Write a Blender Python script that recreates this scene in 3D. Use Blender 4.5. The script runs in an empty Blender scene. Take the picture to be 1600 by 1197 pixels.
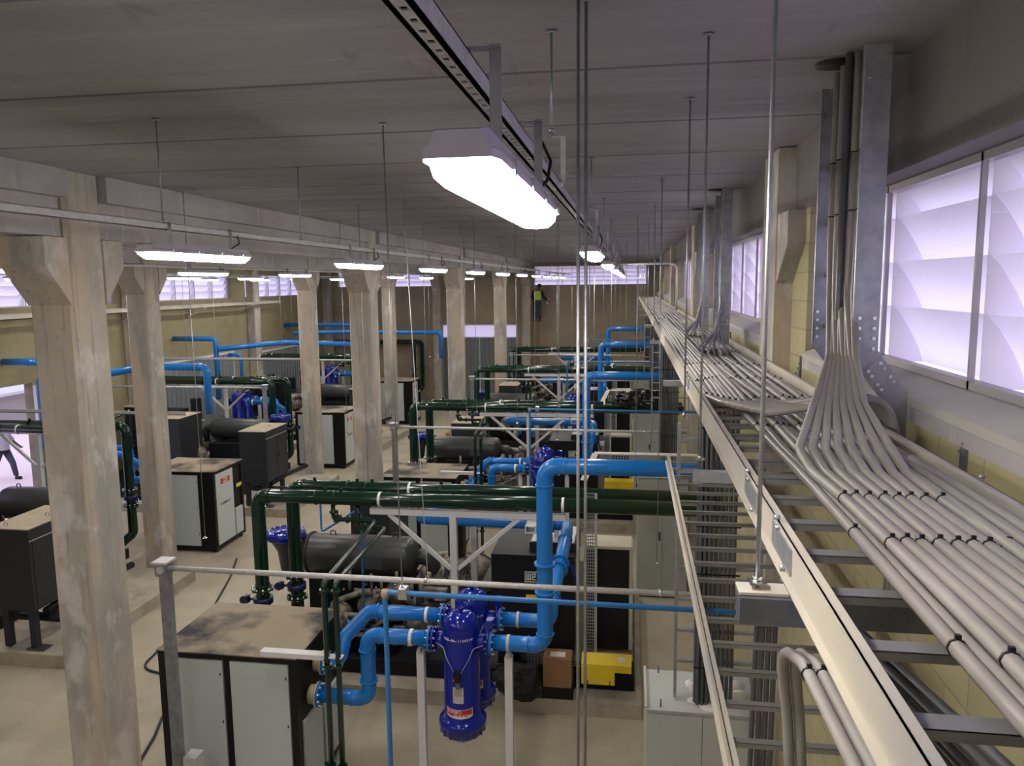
import bpy, bmesh, math, random
from mathutils import Vector, Matrix
random.seed(4)
PI = math.pi
S = bpy.context.scene
col = S.collection

# ------------------------------------------------------------------ camera
cam_d = bpy.data.cameras.new('camera')
cam = bpy.data.objects.new('camera', cam_d); col.objects.link(cam)
cam_d.sensor_width = 36; cam_d.sensor_fit = 'HORIZONTAL'; cam_d.lens = 27.0
cam_d.clip_start = .05; cam_d.clip_end = 400
RM = Matrix(((0.98846179, -0.00894917, 0.15120582), (0.15108474, 0.12944288, -0.98000915), (-0.01080225, 0.99154650, 0.12930142)))
cam.matrix_world = Matrix.Translation((0, 0, 5.75)) @ RM.to_4x4()
S.camera = cam
S.view_settings.view_transform = 'Standard'
S.view_settings.look = 'None'
S.view_settings.gamma = 1
S.view_settings.use_curve_mapping = False
S.view_settings.exposure = 1.35

# ------------------------------------------------------------------ world: pale lilac overcast sky
W = bpy.data.worlds.new('sky'); S.world = W; W.use_nodes = True
nt = W.node_tree; bg = nt.nodes['Background']
tc = nt.nodes.new('ShaderNodeTexCoord'); sp = nt.nodes.new('ShaderNodeSeparateXYZ'); rmp = nt.nodes.new('ShaderNodeValToRGB')
nt.links.new(tc.outputs['Generated'], sp.inputs[0]); nt.links.new(sp.outputs['Z'], rmp.inputs[0]); nt.links.new(rmp.outputs[0], bg.inputs[0])
rmp.color_ramp.elements[0].color = (.60, .52, .66, 1); rmp.color_ramp.elements[0].position = 0
rmp.color_ramp.elements[1].color = (.62, .62, 1, 1); rmp.color_ramp.elements[1].position = .25
bg.inputs[1].default_value = 0.86
LENS = 30.0     # radiance of the lamp lenses

# ------------------------------------------------------------------ materials
MATS = {}
def mat(name, c, rough=.6, metal=0, c2=None, scale=4, amt=.5, bump=0, stretch=(1, 1, 1), coat=0, spec=.5, detail=4, sharp=(.35, .65)):
    m = bpy.data.materials.new(name); m.use_nodes = True
    n = m.node_tree; b = n.nodes['Principled BSDF']
    b.inputs['Base Color'].default_value = (*c, 1); b.inputs['Roughness'].default_value = rough; b.inputs['Metallic'].default_value = metal
    b.inputs['Coat Weight'].default_value = coat; b.inputs['Specular IOR Level'].default_value = spec
    if c2 or bump:
        t = n.nodes.new('ShaderNodeTexCoord'); mp = n.nodes.new('ShaderNodeMapping'); mp.inputs['Scale'].default_value = stretch
        g = n.nodes.new('ShaderNodeNewGeometry')
        n.links.new(g.outputs['Position'], mp.inputs[0])
        nz = n.nodes.new('ShaderNodeTexNoise'); nz.inputs['Scale'].default_value = scale; nz.inputs['Detail'].default_value = detail
        n.links.new(mp.outputs[0], nz.inputs[0])
        if c2:
            r = n.nodes.new('ShaderNodeValToRGB'); r.color_ramp.elements[0].position = sharp[0]; r.color_ramp.elements[1].position = sharp[1]
            r.color_ramp.elements[0].color = (*c, 1); r.color_ramp.elements[1].color = (*[c[i]*(1-amt)+c2[i]*amt for i in range(3)], 1)
            n.links.new(nz.outputs[0], r.inputs[0]); n.links.new(r.outputs[0], b.inputs['Base Color'])
        if bump:
            bp = n.nodes.new('ShaderNodeBump'); bp.inputs['Strength'].default_value = bump; bp.inputs['Distance'].default_value = .02
            n.links.new(nz.outputs[0], bp.inputs['Height']); n.links.new(bp.outputs[0], b.inputs['Normal'])
    MATS[name] = m; return m
def mat2(name, base, layers, rough=.8, bump=.15):
    """base colour with several noise layers: (colour, scale, stretch, low, high, amount)"""
    m = bpy.data.materials.new(name); m.use_nodes = True
    n = m.node_tree; b = n.nodes['Principled BSDF']; b.inputs['Roughness'].default_value = rough; b.inputs['Specular IOR Level'].default_value = .3
    g = n.nodes.new('ShaderNodeNewGeometry'); prev = None
    for (c, sc, st, lo, hi, am) in layers:
        mp = n.nodes.new('ShaderNodeMapping'); mp.inputs['Scale'].default_value = st; mp.inputs['Location'].default_value = (random.random()*9, random.random()*9, random.random()*9)
        n.links.new(g.outputs['Position'], mp.inputs[0])
        nz = n.nodes.new('ShaderNodeTexNoise'); nz.inputs['Scale'].default_value = sc; nz.inputs['Detail'].default_value = 6; nz.inputs['Roughness'].default_value = .6
        n.links.new(mp.outputs[0], nz.inputs[0])
        r = n.nodes.new('ShaderNodeMapRange'); r.inputs[1].default_value = lo; r.inputs[2].default_value = hi; r.inputs[3].default_value = 0; r.inputs[4].default_value = am
        n.links.new(nz.outputs[0], r.inputs[0])
        mx = n.nodes.new('ShaderNodeMix'); mx.data_type = 'RGBA'
        n.links.new(r.outputs[0], mx.inputs[0])
        if prev: n.links.new(prev, mx.inputs[6])
        else: mx.inputs[6].default_value = (*base, 1)
        mx.inputs[7].default_value = (*c, 1); prev = mx.outputs[2]
        last = nz
    n.links.new(prev, b.inputs['Base Color'])
    bp = n.nodes.new('ShaderNodeBump'); bp.inputs['Strength'].default_value = bump; bp.inputs['Distance'].default_value = .01
    n.links.new(last.outputs[0], bp.inputs['Height']); n.links.new(bp.outputs[0], b.inputs['Normal'])
    MATS[name] = m; return m
mat2('ceiling', (.29, .28, .315), [((.36, .35, .385), 1.1, (.3, 1.1, 1), .4, .7, .8), ((.17, .16, .175), 1.0, (.22, 1.6, 1), .52, .75, .75), ((.42, .41, .45), 2.2, (.35, 4, 1), .58, .75, .4), ((.12, .11, .12), 1.6, (1.3, .5, 1), .64, .72, .6)], .85)
mat2('column', (.41, .385, .335), [((.27, .265, .25), 1.6, (1, 1, .5), .42, .62, .85), ((.50, .39, .30), 1.3, (2, 2, .3), .48, .62, .75), ((.13, .11, .10), 6, (3, 3, .10), .58, .72, .7), ((.58, .56, .55), 2.4, (1, 1, .6), .56, .64, .6), ((.20, .18, .16), 14, (1, 1, 1), .60, .75, .5)], .85, .3)
mat2('beam', (.36, .345, .36), [((.26, .235, .235), 1.6, (1, .5, 1.5), .42, .7, .8), ((.55, .52, .53), 2.2, (3, 3, .25), .60, .68, .7), ((.16, .12, .11), 2.0, (1, 1.5, .3), .6, .8, .6)], .85, .2)
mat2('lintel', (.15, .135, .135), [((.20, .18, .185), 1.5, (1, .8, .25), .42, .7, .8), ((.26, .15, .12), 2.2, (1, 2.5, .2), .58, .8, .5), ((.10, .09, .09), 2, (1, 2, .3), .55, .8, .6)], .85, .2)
mat2('floor', (.43, .385, .295), [((.33, .29, .22), .8, (1, 1, 1), .4, .65, .8), ((.50, .46, .37), 1.6, (1, 1, 1), .5, .75, .6), ((.20, .165, .12), .55, (1, 1, 1), .58, .75, .5), ((.28, .25, .19), 9, (1, 1, 1), .55, .8, .35)], .5, .05)
mat2('plinth', (.42, .385, .31), [((.28, .25, .2), 2, (1, 1, 1), .4, .65, .8), ((.15, .12, .09), 3, (1, 1, 1), .6, .8, .5)], .8)
def block_mat(name, c1, c2, mortar, ax):
    m = bpy.data.materials.new(name); m.use_nodes = True
    n = m.node_tree; b = n.nodes['Principled BSDF']; b.inputs['Roughness'].default_value = .85; b.inputs['Specular IOR Level'].default_value = .2
    g = n.nodes.new('ShaderNodeNewGeometry'); s = n.nodes.new('ShaderNodeSeparateXYZ'); k = n.nodes.new('ShaderNodeCombineXYZ')
    n.links.new(g.outputs['Position'], s.inputs[0]); n.links.new(s.outputs[ax], k.inputs[0]); n.links.new(s.outputs['Z'], k.inputs[1])
    br = n.nodes.new('ShaderNodeTexBrick'); br.inputs['Scale'].default_value = 1; br.inputs['Brick Width'].default_value = .4; br.inputs['Row Height'].default_value = .2
    br.inputs['Mortar Size'].default_value = .006; br.inputs['Mortar Smooth'].default_value = .4; br.inputs['Color1'].default_value = (*c1, 1); br.inputs['Color2'].default_value = (*c2, 1); br.inputs['Mortar'].default_value = (*mortar, 1)
    n.links.new(k.outputs[0], br.inputs[0])
    nz = n.nodes.new('ShaderNodeTexNoise'); nz.inputs['Scale'].default_value = 1.1; nz.inputs['Detail'].default_value = 6
    n.links.new(g.outputs['Position'], nz.inputs[0])
    r = n.nodes.new('ShaderNodeMapRange'); r.inputs[1].default_value = .45; r.inputs[2].default_value = .7; r.inputs[4].default_value = .5
    n.links.new(nz.outputs[0], r.inputs[0])
    mx = n.nodes.new('ShaderNodeMix'); mx.data_type = 'RGBA'; n.links.new(r.outputs[0], mx.inputs[0]); n.links.new(br.outputs[0], mx.inputs[6]); mx.inputs[7].default_value = (*[x*.62 for x in c1], 1)
    n.links.new(mx.outputs[2], b.inputs['Base Color'])
    bp = n.nodes.new('ShaderNodeBump'); bp.inputs['Strength'].default_value = .4; bp.inputs['Distance'].default_value = .01; bp.invert = True
    n.links.new(br.outputs['Fac'], bp.inputs['Height']); n.links.new(bp.outputs[0], b.inputs['Normal'])
    MATS[name] = m
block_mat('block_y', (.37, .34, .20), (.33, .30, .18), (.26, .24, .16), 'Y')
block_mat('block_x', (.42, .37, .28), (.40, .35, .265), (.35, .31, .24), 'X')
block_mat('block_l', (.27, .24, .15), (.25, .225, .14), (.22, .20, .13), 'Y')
mat('galv', (.40, .42, .45), .42, .75, (.26, .28, .31), 14, .7)
mat('galv_dark', (.20, .215, .26), .38, .8, (.12, .13, .16), 9, .6)
mat('galv_light', (.60, .60, .62), .5, .35, (.45, .45, .47), 30, .6)
mat('ledge', (.40, .385, .37), .8, 0, (.32, .31, .30), 3, .7)
mat('sheet', (.004, .004, .005), .22)
mat('tray_dusty', (.50, .46, .38), .6, .3, (.36, .36, .36), 3, .8, stretch=(1, .6, 1))
mat('rung', (.30, .30, .31), .4, .6, (.22, .22, .23), 4, .7)
mat('cable', (.285, .27, .255), .42, 0, (.215, .20, .19), 3, .9)
mat('valve_navy', (.006, .012, .07), .35)
mat('cable_dark', (.085, .088, .10), .42)
mat('black_plastic', (.008, .008, .010), .45, spec=.3)
mat('green_pipe', (.0025, .024, .013), .2, 0, coat=.3, spec=.4)
mat('blue_pipe', (.010, .18, .60), .27, 0, coat=.2, spec=.4)
mat('blue_small', (.03, .20, .55), .4, 0)
mat('navy', (.003, .014, .27), .17, 0, coat=.3, spec=.4)
mat('white_steel', (.62, .62, .64), .45)
mat('black_frame', (.006, .006, .007), .45, spec=.3)
mat('panel', (.50, .56, .57), .4, 0, (.46, .52, .53), 1, .5)
mat('dusty_top', (.30, .25, .18), .8, 0, (.025, .025, .03), 1.6, 1, sharp=(.45, .62))
mat('dust', (.42, .36, .27), .85, 0, (.33, .28, .20), 4, .7)
mat('machine_grey', (.024, .027, .032), .5, 0, (.034, .037, .042), 2, .5, spec=.3)
mat('machine_dark', (.008, .009, .012), .5, spec=.25)
mat('tank_grey', (.045, .048, .052), .35, 0, (.035, .037, .04), 3, .6)
mat('cast', (.34, .31, .26), .5, .3, (.07, .065, .06), 9, .9)
mat('chrome', (.75, .76, .78), .22, 1)
mat('cream', (.50, .43, .27), .5)
mat('ecab', (.42, .44, .42), .5, 0, (.38, .40, .38), 1, .6)
mat('ecab_beige', (.48, .46, .36), .55)
mat('plaster', (.70, .69, .66), .85, 0, (.45, .42, .36), 7, .8)
mat('cardboard', (.30, .16, .08), .8)
mat('paper', (.75, .73, .70), .7)
mat('yellow', (.80, .60, .02), .5)
mat('yellow_green', (.55, .62, .05), .5)
mat('red', (.50, .02, .03), .4)
mat('white', (.8, .8, .8), .5)
mat('ink', (.02, .02, .02), .5)
mat('housing', (.50, .48, .56), .5)
mat('wood', (.42, .24, .12), .6)
mat('skin', (.07, .04, .03), .5)
mat('vest', (.55, .72, .12), .7)
mat('trouser', (.06, .065, .09), .8)
mat('shirt', (.5, .47, .52), .8)
mat('dark_cloth', (.012, .013, .016), .7)
mat('door_metal', (.22, .25, .27), .5, .3, (.18, .20, .22), 2, .5)
mat('pavement', (.80, .66, .55), .9)
mat('outer_wall', (.40, .38, .33), .8)
mat('frame_alu', (.36, .33, .36), .45, .4)
def translucent(name, c, t=.6):
    m = bpy.data.materials.new(name); m.use_nodes = True; n = m.node_tree; n.nodes.clear()
    o = n.nodes.new('ShaderNodeOutputMaterial'); d = n.nodes.new('ShaderNodeBsdfDiffuse'); q = n.nodes.new('ShaderNodeBsdfTranslucent'); x = n.nodes.new('ShaderNodeMixShader')
    d.inputs[0].default_value = (*c, 1); q.inputs[0].default_value = (*c, 1); x.inputs[0].default_value = t
    n.links.new(d.outputs[0], x.inputs[1]); n.links.new(q.outputs[0], x.inputs[2]); n.links.new(x.outputs[0], o.inputs[0]); MATS[name] = m
translucent('louver', (.93, .91, .97), .62)
def emis(name, c, s):
    m = bpy.data.materials.new(name); m.use_nodes = True; n = m.node_tree; b = n.nodes['Principled BSDF']
    b.inputs['Base Color'].default_value = (.8, .8, .8, 1); b.inputs['Emission Color'].default_value = (*c, 1); b.inputs['Emission Strength'].default_value = s; MATS[name] = m
emis('lens', (1, .93, .84), LENS)

# ------------------------------------------------------------------ mesh builder
class MB:
    def __init__(s): s.v = []; s.f = []; s.sm = []
    def quads(s, vs, fs, smooth=False):
        o = len(s.v); s.v += [tuple(p) for p in vs]; s.f += [tuple(i+o for i in q) for q in fs]; s.sm += [smooth]*len(fs); return s
    def box(s, x0, x1, y0, y1, z0, z1):
        x0, x1 = min(x0, x1), max(x0, x1); y0, y1 = min(y0, y1), max(y0, y1); z0, z1 = min(z0, z1), max(z0, z1)
        return s.quads([(x0,y0,z0),(x1,y0,z0),(x1,y1,z0),(x0,y1,z0),(x0,y0,z1),(x1,y0,z1),(x1,y1,z1),(x0,y1,z1)],
                       [(0,3,2,1),(4,5,6,7),(0,1,5,4),(1,2,6,5),(2,3,7,6),(3,0,4,7)])
    def bar(s, p, q, w, h, up=(0,0,1)):
        p = Vector(p); q = Vector(q); d = (q-p).normalized(); u = Vector(up)
        if abs(d.dot(u)) > .98: u = Vector((0,1,0))
        a = d.cross(u).normalized()*w/2; b = a.cross(d).normalized()*h/2
        vs = [p-a-b, p+a-b, p+a+b, p-a+b, q-a-b, q+a-b, q+a+b, q-a+b]
        return s.quads(vs, [(0,3,2,1),(4,5,6,7),(0,1,5,4),(1,2,6,5),(2,3,7,6),(3,0,4,7)])
    def prism(s, pts, a, b, ax='x'):
        """pts: 2D outline in the plane normal to ax; extruded from a to b"""
        def P(t, u, w): return {'x': (w, t, u), 'y': (t, w, u), 'z': (t, u, w)}[ax]
        n = len(pts); vs = [P(t, u, a) for t, u in pts]+[P(t, u, b) for t, u in pts]
        return s.quads(vs, [tuple(range(n))[::-1], tuple(range(n, 2*n))]+[(i, (i+1) % n, n+(i+1) % n, n+i) for i in range(n)])
    def tube(s, path, r, n=14, bend=0, cap=True, taper=None, seg=6):
        P = [Vector(p) for p in path]
        if bend:
            Q = [P[0]]
            for i in range(1, len(P)-1):
                a = (P[i-1]-P[i]); b = (P[i+1]-P[i]); ang = a.angle(b)
                if ang > PI-.02: Q.append(P[i]); continue
                t = min(bend/math.tan(ang/2), a.length*.49 if i > 1 else a.length*.98, b.length*.49 if i < len(P)-2 else b.length*.98); a.normalize(); b.normalize()
                rad = t*math.tan(ang/2); c = P[i]+(a+b).normalized()*(rad/math.sin(ang/2))
                s0 = P[i]+a*t-c; s1 = P[i]+b*t-c
                for k in range(seg+1):
                    f = k/seg; th = (PI-ang)
                    Q.append(c+(s0*math.sin((1-f)*th)+s1*math.sin(f*th))/math.sin(th) if math.sin(th) > 1e-4 else c+s0.lerp(s1, f))
            Q.append(P[-1]); P = Q
        m = len(P); T = []
        for i in range(m):
            d = (P[min(i+1, m-1)]-P[max(i-1, 0)])
            T.append(d.normalized() if d.length > 1e-9 else Vector((0,0,1)))
        u = T[0].orthogonal().normalized(); vs = []
        for i in range(m):
            u = (u-T[i]*u.dot(T[i])).normalized(); w = T[i].cross(u)
            rr = r if taper is None else taper[min(i, len(taper)-1)]
            for k in range(n):
                a = 2*PI*k/n; vs.append(P[i]+(u*math.cos(a)+w*math.sin(a))*rr)
        fs = [(i*n+k, i*n+(k+1) % n, (i+1)*n+(k+1) % n, (i+1)*n+k) for i in range(m-1) for k in range(n)]
        s.quads(vs, fs, True)
        if cap:
            o = len(s.v)-m*n
            s.f += [tuple(o+k for k in range(n))[::-1], tuple(o+(m-1)*n+k for k in range(n))]; s.sm += [False, False]
        return s
    def cyl(s, p, q, r, n=16): return s.tube([p, q], r, n)
    def ring(s, c, d, r, t, n=20):
        c = Vector(c); d = Vector(d).normalized(); return s.tube([c-d*t/2, c+d*t/2], r, n)
    def lathe(s, c, prof, n=24, d=(0,0,1)):
        """prof: (radius, height) pairs along d from c"""
        c = Vector(c); d = Vector(d).normalized(); u = d.orthogonal().normalized(); w = d.cross(u); vs = []
        for r, h in prof:
            for k in range(n):
                a = 2*PI*k/n; vs.append(c+d*h+(u*math.cos(a)+w*math.sin(a))*max(r, 1e-4))
        return s.quads(vs, [(i*n+k, i*n+(k+1) % n, (i+1)*n+(k+1) % n, (i+1)*n+k) for i in range(len(prof)-1) for k in range(n)], True)
    def bolts(s, c, d, R, k, r=.012, l=.03, ph=0):
        c = Vector(c); d = Vector(d).normalized(); u = d.orthogonal().normalized(); w = d.cross(u)
        for i in range(k):
            a = 2*PI*i/k+ph; p = c+(u*math.cos(a)+w*math.sin(a))*R
            s.tube([p-d*l, p+d*l], r, 6)
        return s
    def build(s, name, m, parent=None, loc=None, label=None):
        me = bpy.data.meshes.new(name)
        org = Vector(loc) if loc is not None else (root_loc(parent) if parent else Vector((0,0,0)))
        me.from_pydata([tuple(Vector(p)-org) for p in s.v], [], s.f); me.update()
        me.polygons.foreach_set('use_smooth', s.sm)
        me.materials.append(MATS[m]); o = bpy.data.objects.new(name, me); col.objects.link(o)
        bm = bmesh.new(); bm.from_mesh(me); bmesh.ops.recalc_face_normals(bm, faces=bm.faces); bm.to_mesh(me); bm.free()
        if parent: o.parent = parent
        elif loc is not None: o.location = loc
        if label: o['label'] = label
        return o
def root_loc(o):
    while o.parent: o = o.parent
    return Vector(o.location)
def thing(name, loc, label=None, cat=None, group=None):
    o = bpy.data.objects.new(name, None); col.objects.link(o); o.location = loc; o.empty_display_size = .1
    return tag(o, label, cat, group)
def tag(o, label=None, cat=None, group=None, kind=None):
    if label: o['label'] = label
    if cat: o['category'] = cat
    if group: o['group'] = group
    if kind: o['kind'] = kind
    return o
def struct(name, mb, m, label=None):
    o = mb.build(name, m); o['kind'] = 'structure'
    if label: o['label'] = label
    return o
def copy_tree(o, parent=None):
    c = o.copy(); col.objects.link(c)
    if parent: c.parent = parent
    for ch in list(o.children): copy_tree(ch, c)
    return c
def place(o, dx=0, dy=0, rot=None, label=None, dz=0):
    """copy a thing; rot=(xsum, ysum): half turn about a vertical axis, then shift"""
    c = copy_tree(o); x, y, z = o.location
    if rot:
        x, y = rot[0]-x, rot[1]-y; c.rotation_euler.z = o.rotation_euler.z+PI
    c.location = (x+dx, y+dy, z+dz)
    if label: c['label'] = label
    return c
def text(parent, s, loc, size, m, rx=PI/2, rz=0, name='lettering', ext=.002, label=None):
    cu = bpy.data.curves.new(name, 'FONT'); cu.body = s; cu.size = size; cu.extrude = ext; cu.align_x = 'CENTER'; cu.align_y = 'CENTER'; cu.resolution_u = 2
    t = bpy.data.objects.new('tmp', cu); col.objects.link(t)
    me = bpy.data.meshes.new_from_object(t); bpy.data.objects.remove(t)
    me.materials.clear(); me.materials.append(MATS[m])
    me.transform(Matrix.Translation(Vector(loc)-root_loc(parent)) @ Matrix.Rotation(rz, 4, 'Z') @ Matrix.Rotation(rx, 4, 'X'))
    o = bpy.data.objects.new(name, me); col.objects.link(o); o.parent = parent; return o

BAY = 7.65
ZC = 6.73
XW = 1.21            # right wall face
YB = 37.6            # back wall
XL = -15.1           # left wall
# ================================================================== SETTING
YF = -10.0
m = MB().box(XL-.3, XW+.5, YF, YB+.3, -.3, 0); struct('floor', m, 'floor')
m = MB()
y = -2.52-6*1.2525
while y < YB+.3:
    m.box(XL-.3, XW+.5, y+.02, y+1.2325, ZC, ZC+.08); y += 1.2525
m.box(XL-.3, XW+.5, YF, YB+.3, ZC+.04, ZC+.3)
struct('ceiling', m, 'ceiling')
# back wall with openings
bwin = [(-14.7, -9.75, 5.6, 6.45), (-9.2, -5.0, 5.6, 6.45), (-4.64, .76, 5.6, 6.56)]
def wall_y(y0, y1, holes, x0, x1, z1, matn, name):
    m = MB(); hs = sorted(holes); x = x0
    for (a, b, c, d) in hs:
        m.box(x, a, y0, y1, 0, z1)
        if c > 0: m.box(a, b, y0, y1, 0, c)
        if d < z1: m.box(a, b, y0, y1, d, z1)
        x = b
    m.box(x, x1, y0, y1, 0, z1); return struct(name, m, matn)
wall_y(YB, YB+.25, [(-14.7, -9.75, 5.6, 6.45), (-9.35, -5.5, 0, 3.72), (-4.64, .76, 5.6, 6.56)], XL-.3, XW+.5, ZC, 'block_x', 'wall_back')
def wall_x(x0, x1, holes, y0, y1, z1, matn, name):
    m = MB(); y = y0
    for (a, b, c, d) in sorted(holes):
        m.box(x0, x1, y, a, 0, z1)
        if c > 0: m.box(x0, x1, a, b, 0, c)
        if d < z1: m.box(x0, x1, a, b, d, z1)
        y = b
    m.box(x0, x1, y, y1, 0, z1); return struct(name, m, matn)
RC = [6.1+BAY*k for k in range(-1, 5)]      # right wall columns (near face)
spans_r = [(RC[k]+.58, RC[k+1]) for k in range(5)]; spans_r[0] = (-9.0, RC[1])
# right wall: block below, window band above
wall_x(XW, XW+.3, [], YF, YB, 5.14, 'block_y', 'wall_right')
m = MB()
for a, b in spans_r+[(RC[5]+.58, YB)]:
    m.box(XW, XW+.33, b-.51, b, 5.14, 6.24)
    if a > 0: m.box(XW+.15, XW+.33, a-.02, b-.51-6.6, 5.28, 6.24)
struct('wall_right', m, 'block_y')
m = MB()
for a, b in spans_r:
    b -= .512
    m.box(XW-.02, XW+.33, a, b, 5.142, 5.205)                     # lintel course
m.box(XW-.02, XW+.33, YF, -9.0, 5.142, 5.205); m.box(XW+.15, XW+.33, YF, -9.0, 5.206, 6.24)
struct('trim_1', m, 'beam', 'grey concrete course under the right window band')
m = MB()
for a, b in spans_r:
    b -= .512
    m.box(XW-.022, XW+.2, a, b, 5.207, 5.245); m.prism([(XW-.022, 5.245), (XW+.2, 5.245), (XW+.2, 5.30), (XW+.13, 5.30)], a, b, 'y')
struct('trim_2', m, 'ledge', 'pale ledge under the right window band')
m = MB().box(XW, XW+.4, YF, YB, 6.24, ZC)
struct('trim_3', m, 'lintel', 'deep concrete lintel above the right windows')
LC = [13.5+BAY*k for k in range(0, 4)]
# left wall
lwin = [(8.0, 13.2), (14.2, 20.9), (21.8, 27.6), (28.7, 35.4)]
lh = [(11.5, 17.4, 0, 3.35)]
m = MB()
m.box(XL-.25, XL, YF, 11.5, 0, 5.27); m.box(XL-.25, XL, 11.5, 17.4, 3.35, 5.27); m.box(XL-.25, XL, 17.4, YB, 0, 5.27); m.box(XL-.25, XL, YF, YB, 6.2, ZC)
yy = YF
for a, b in lwin: m.box(XL-.25, XL, yy, a, 5.27, 6.2); yy = b
m.box(XL-.25, XL, yy, YB, 5.27, 6.2)
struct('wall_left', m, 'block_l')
m = MB().box(XL-.3, XW+.5, YF-.2, YF, 0, ZC); struct('wall_front', m, 'block_x')

# windows with louvre blades ------------------------------------------------
def louvre_window(n, axis, pos, out, a, b, z0, z1, rows, pitch, label):
    """axis 'y': window in a wall of constant x=pos running a..b along y; out = outward direction (+1/-1)"""
    w = thing('window_%d' % n, (pos, (a+b)/2, z0) if axis == 'y' else ((a+b)/2, pos, z0)); w['kind'] = 'structure'; w['label'] = label
    def B(mb, u0, u1, v0, v1, c, d):
        if axis == 'y': mb.box(u0, u1, v0, v1, c, d)
        else: mb.box(v0, v1, u0, u1, c, d)
    fr = MB(); o = out; t = .035
    B(fr, pos, pos+o*.05, a, b, z1-t, z1); B(fr, pos, pos+o*.05, a, b, z0, z0+t)
    k = max(1, round((b-a)/pitch)); st = (b-a)/k
    for i in range(k+1):
        c = a+i*st; B(fr, pos, pos+o*.022, max(a, c-.010), min(b, c+.010), z0, z1)
    fr.build('window_frame', 'frame_alu', w)
    h = (z1-z0)/rows
    for r in range(rows):
        top = z1-r*h+(.07 if r else 0); bot = z1-(r+1)*h
        prof = []
        for j in range(9):
            f = j/8; prof.append((pos+o*(.055+.17*(1-(1-f)**2)**.9*.5+.085*f), top+(bot-top)*f))
        bl = MB(); vs = []
        for (u, z) in prof:
            vs += [(u, a, z), (u, b, z)] if axis == 'y' else [(a, u, z), (b, u, z)]
        bl.quads(vs, [(2*j, 2*j+1, 2*j+3, 2*j+2) for j in range(8)], True)
        # thin lower lip turned outwards
        u = prof[-1][0]
        vs2 = [(u, a, bot), (u, b, bot), (u+o*.03, b, bot+.012), (u+o*.03, a, bot+.012)] if axis == 'y' else [(a, u, bot), (b, u, bot), (b, u+o*.03, bot+.012), (a, u+o*.03, bot+.012)]
        bl.quads(vs2, [(0, 1, 2, 3)])
        bo = bl.build('louver_blade', 'louver', w)
        fn = MB()
        for i in range(k+1):
            c = min(max(a+i*st, a+.01), b-.01)
            vs = []
            pf = prof
            if r:
                zt_ = z1-r*h-.002; i0 = max(q for q in range(len(prof)) if prof[q][1] > zt_); f_ = (prof[i0][1]-zt_)/(prof[i0][1]-prof[i0+1][1])
                pf = [(prof[i0][0]+(prof[i0+1][0]-prof[i0][0])*f_, zt_)]+prof[i0+1:]
            for (u, z) in pf:
                for uu in (pos+o*.045, u-o*.002):
                    for cc in (c-.003, c+.003): vs.append((uu, cc, z) if axis == 'y' else (cc, uu, z))
            nn = len(vs)//4
            fn.quads(vs, [(4*q+a_, 4*q+b_, 4*q+4+b_, 4*q+4+a_) for q in range(nn-1) for a_, b_ in ((0, 1), (1, 3), (3, 2), (2, 0))]+[(0, 1, 3, 2), (4*nn-4, 4*nn-3, 4*nn-1, 4*nn-2)])
        fn.build('end_fin', 'louver', bo)
    return w
nw = 1
ords = ['first', 'second', 'third', 'fourth', 'fifth', 'sixth', 'seventh', 'eighth', 'ninth', 'tenth', 'eleventh', 'twelfth']
for k, (a, b) in enumerate(spans_r):
    louvre_window(nw, 'y', XW+.15, 1, b-.51-6.6 if k else -9.01, b-.51, 5.30, 6.24, 4, 1.1, '%s louvred window along the right wall from the camera' % ords[k]); nw += 1
for k, (a, b) in enumerate(lwin):
    louvre_window(nw, 'y', XL-.1, -1, a, b, 5.27, 6.2, 4, 1.1, '%s louvred window along the left wall' % ords[k]); nw += 1
louvre_window(nw, 'x', YB+.08, 1, -14.7, -9.75, 5.6, 6.45, 4, 1.2, 'louvred window high in the back wall, left bay'); nw += 1
louvre_window(nw, 'x', YB+.08, 1, -4.64, .76, 5.6, 6.56, 5, 1.35, 'wide louvred window high in the back wall above the ladder'); nw += 1
# doors ---------------------------------------------------------------------
def corrugated(mb, axis, pos, a, b, z0, z1, out=-1, pitch=.22):
    k = int((b-a)/pitch); st = (b-a)/k; pts = []
    for i in range(k):
        c = a+i*st
        for f, d in ((0, 0), (.3, 0), (.4, .035), (.9, .035)): pts.append((c+f*st, pos+out*d))
    pts.append((b, pos))
    back = [(b, pos-out*.02), (a, pos-out*.02)]
    P = pts+back
    n = len(pts); vs = []
    for z in (z0, z1):
        for (c, u) in pts: vs.append((c, u, z) if axis == 'x' else (u, c, z))
    mb.quads(vs, [(i, i+1, n+i+1, n+i) for i in range(n-1)])
d = thing('door_1', (-7.4, YB, 0)); d['kind'] = 'structure'; d['label'] = 'tall grey corrugated double door with translucent panel above, back wall'
m = MB(); corrugated(m, 'x', YB+.05, -9.3, -7.43, 0, 3.06); corrugated(m, 'x', YB+.05, -7.41, -5.55, 0, 3.06); m.build('door_leaf', 'door_metal', d)
m = MB().box(-9.35, -5.5, YB+.1, YB+.104, 3.08, 3.72); m.build('transom_panel', 'louver', d)
m = MB(); m.box(-9.35, -9.28, YB-.02, YB+.12, 0, 3.72); m.box(-5.57, -5.5, YB-.02, YB+.12, 0, 3.72); m.box(-9.28, -5.57, YB-.02, YB+.12, 3.05, 3.09); m.box(-9.28, -5.57, YB-.02, YB+.12, 3.68, 3.72); m.box(-7.44, -7.4, YB-.01, YB+.1, 0, 3.05)
m.build('door_frame', 'white_steel', d)
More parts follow.
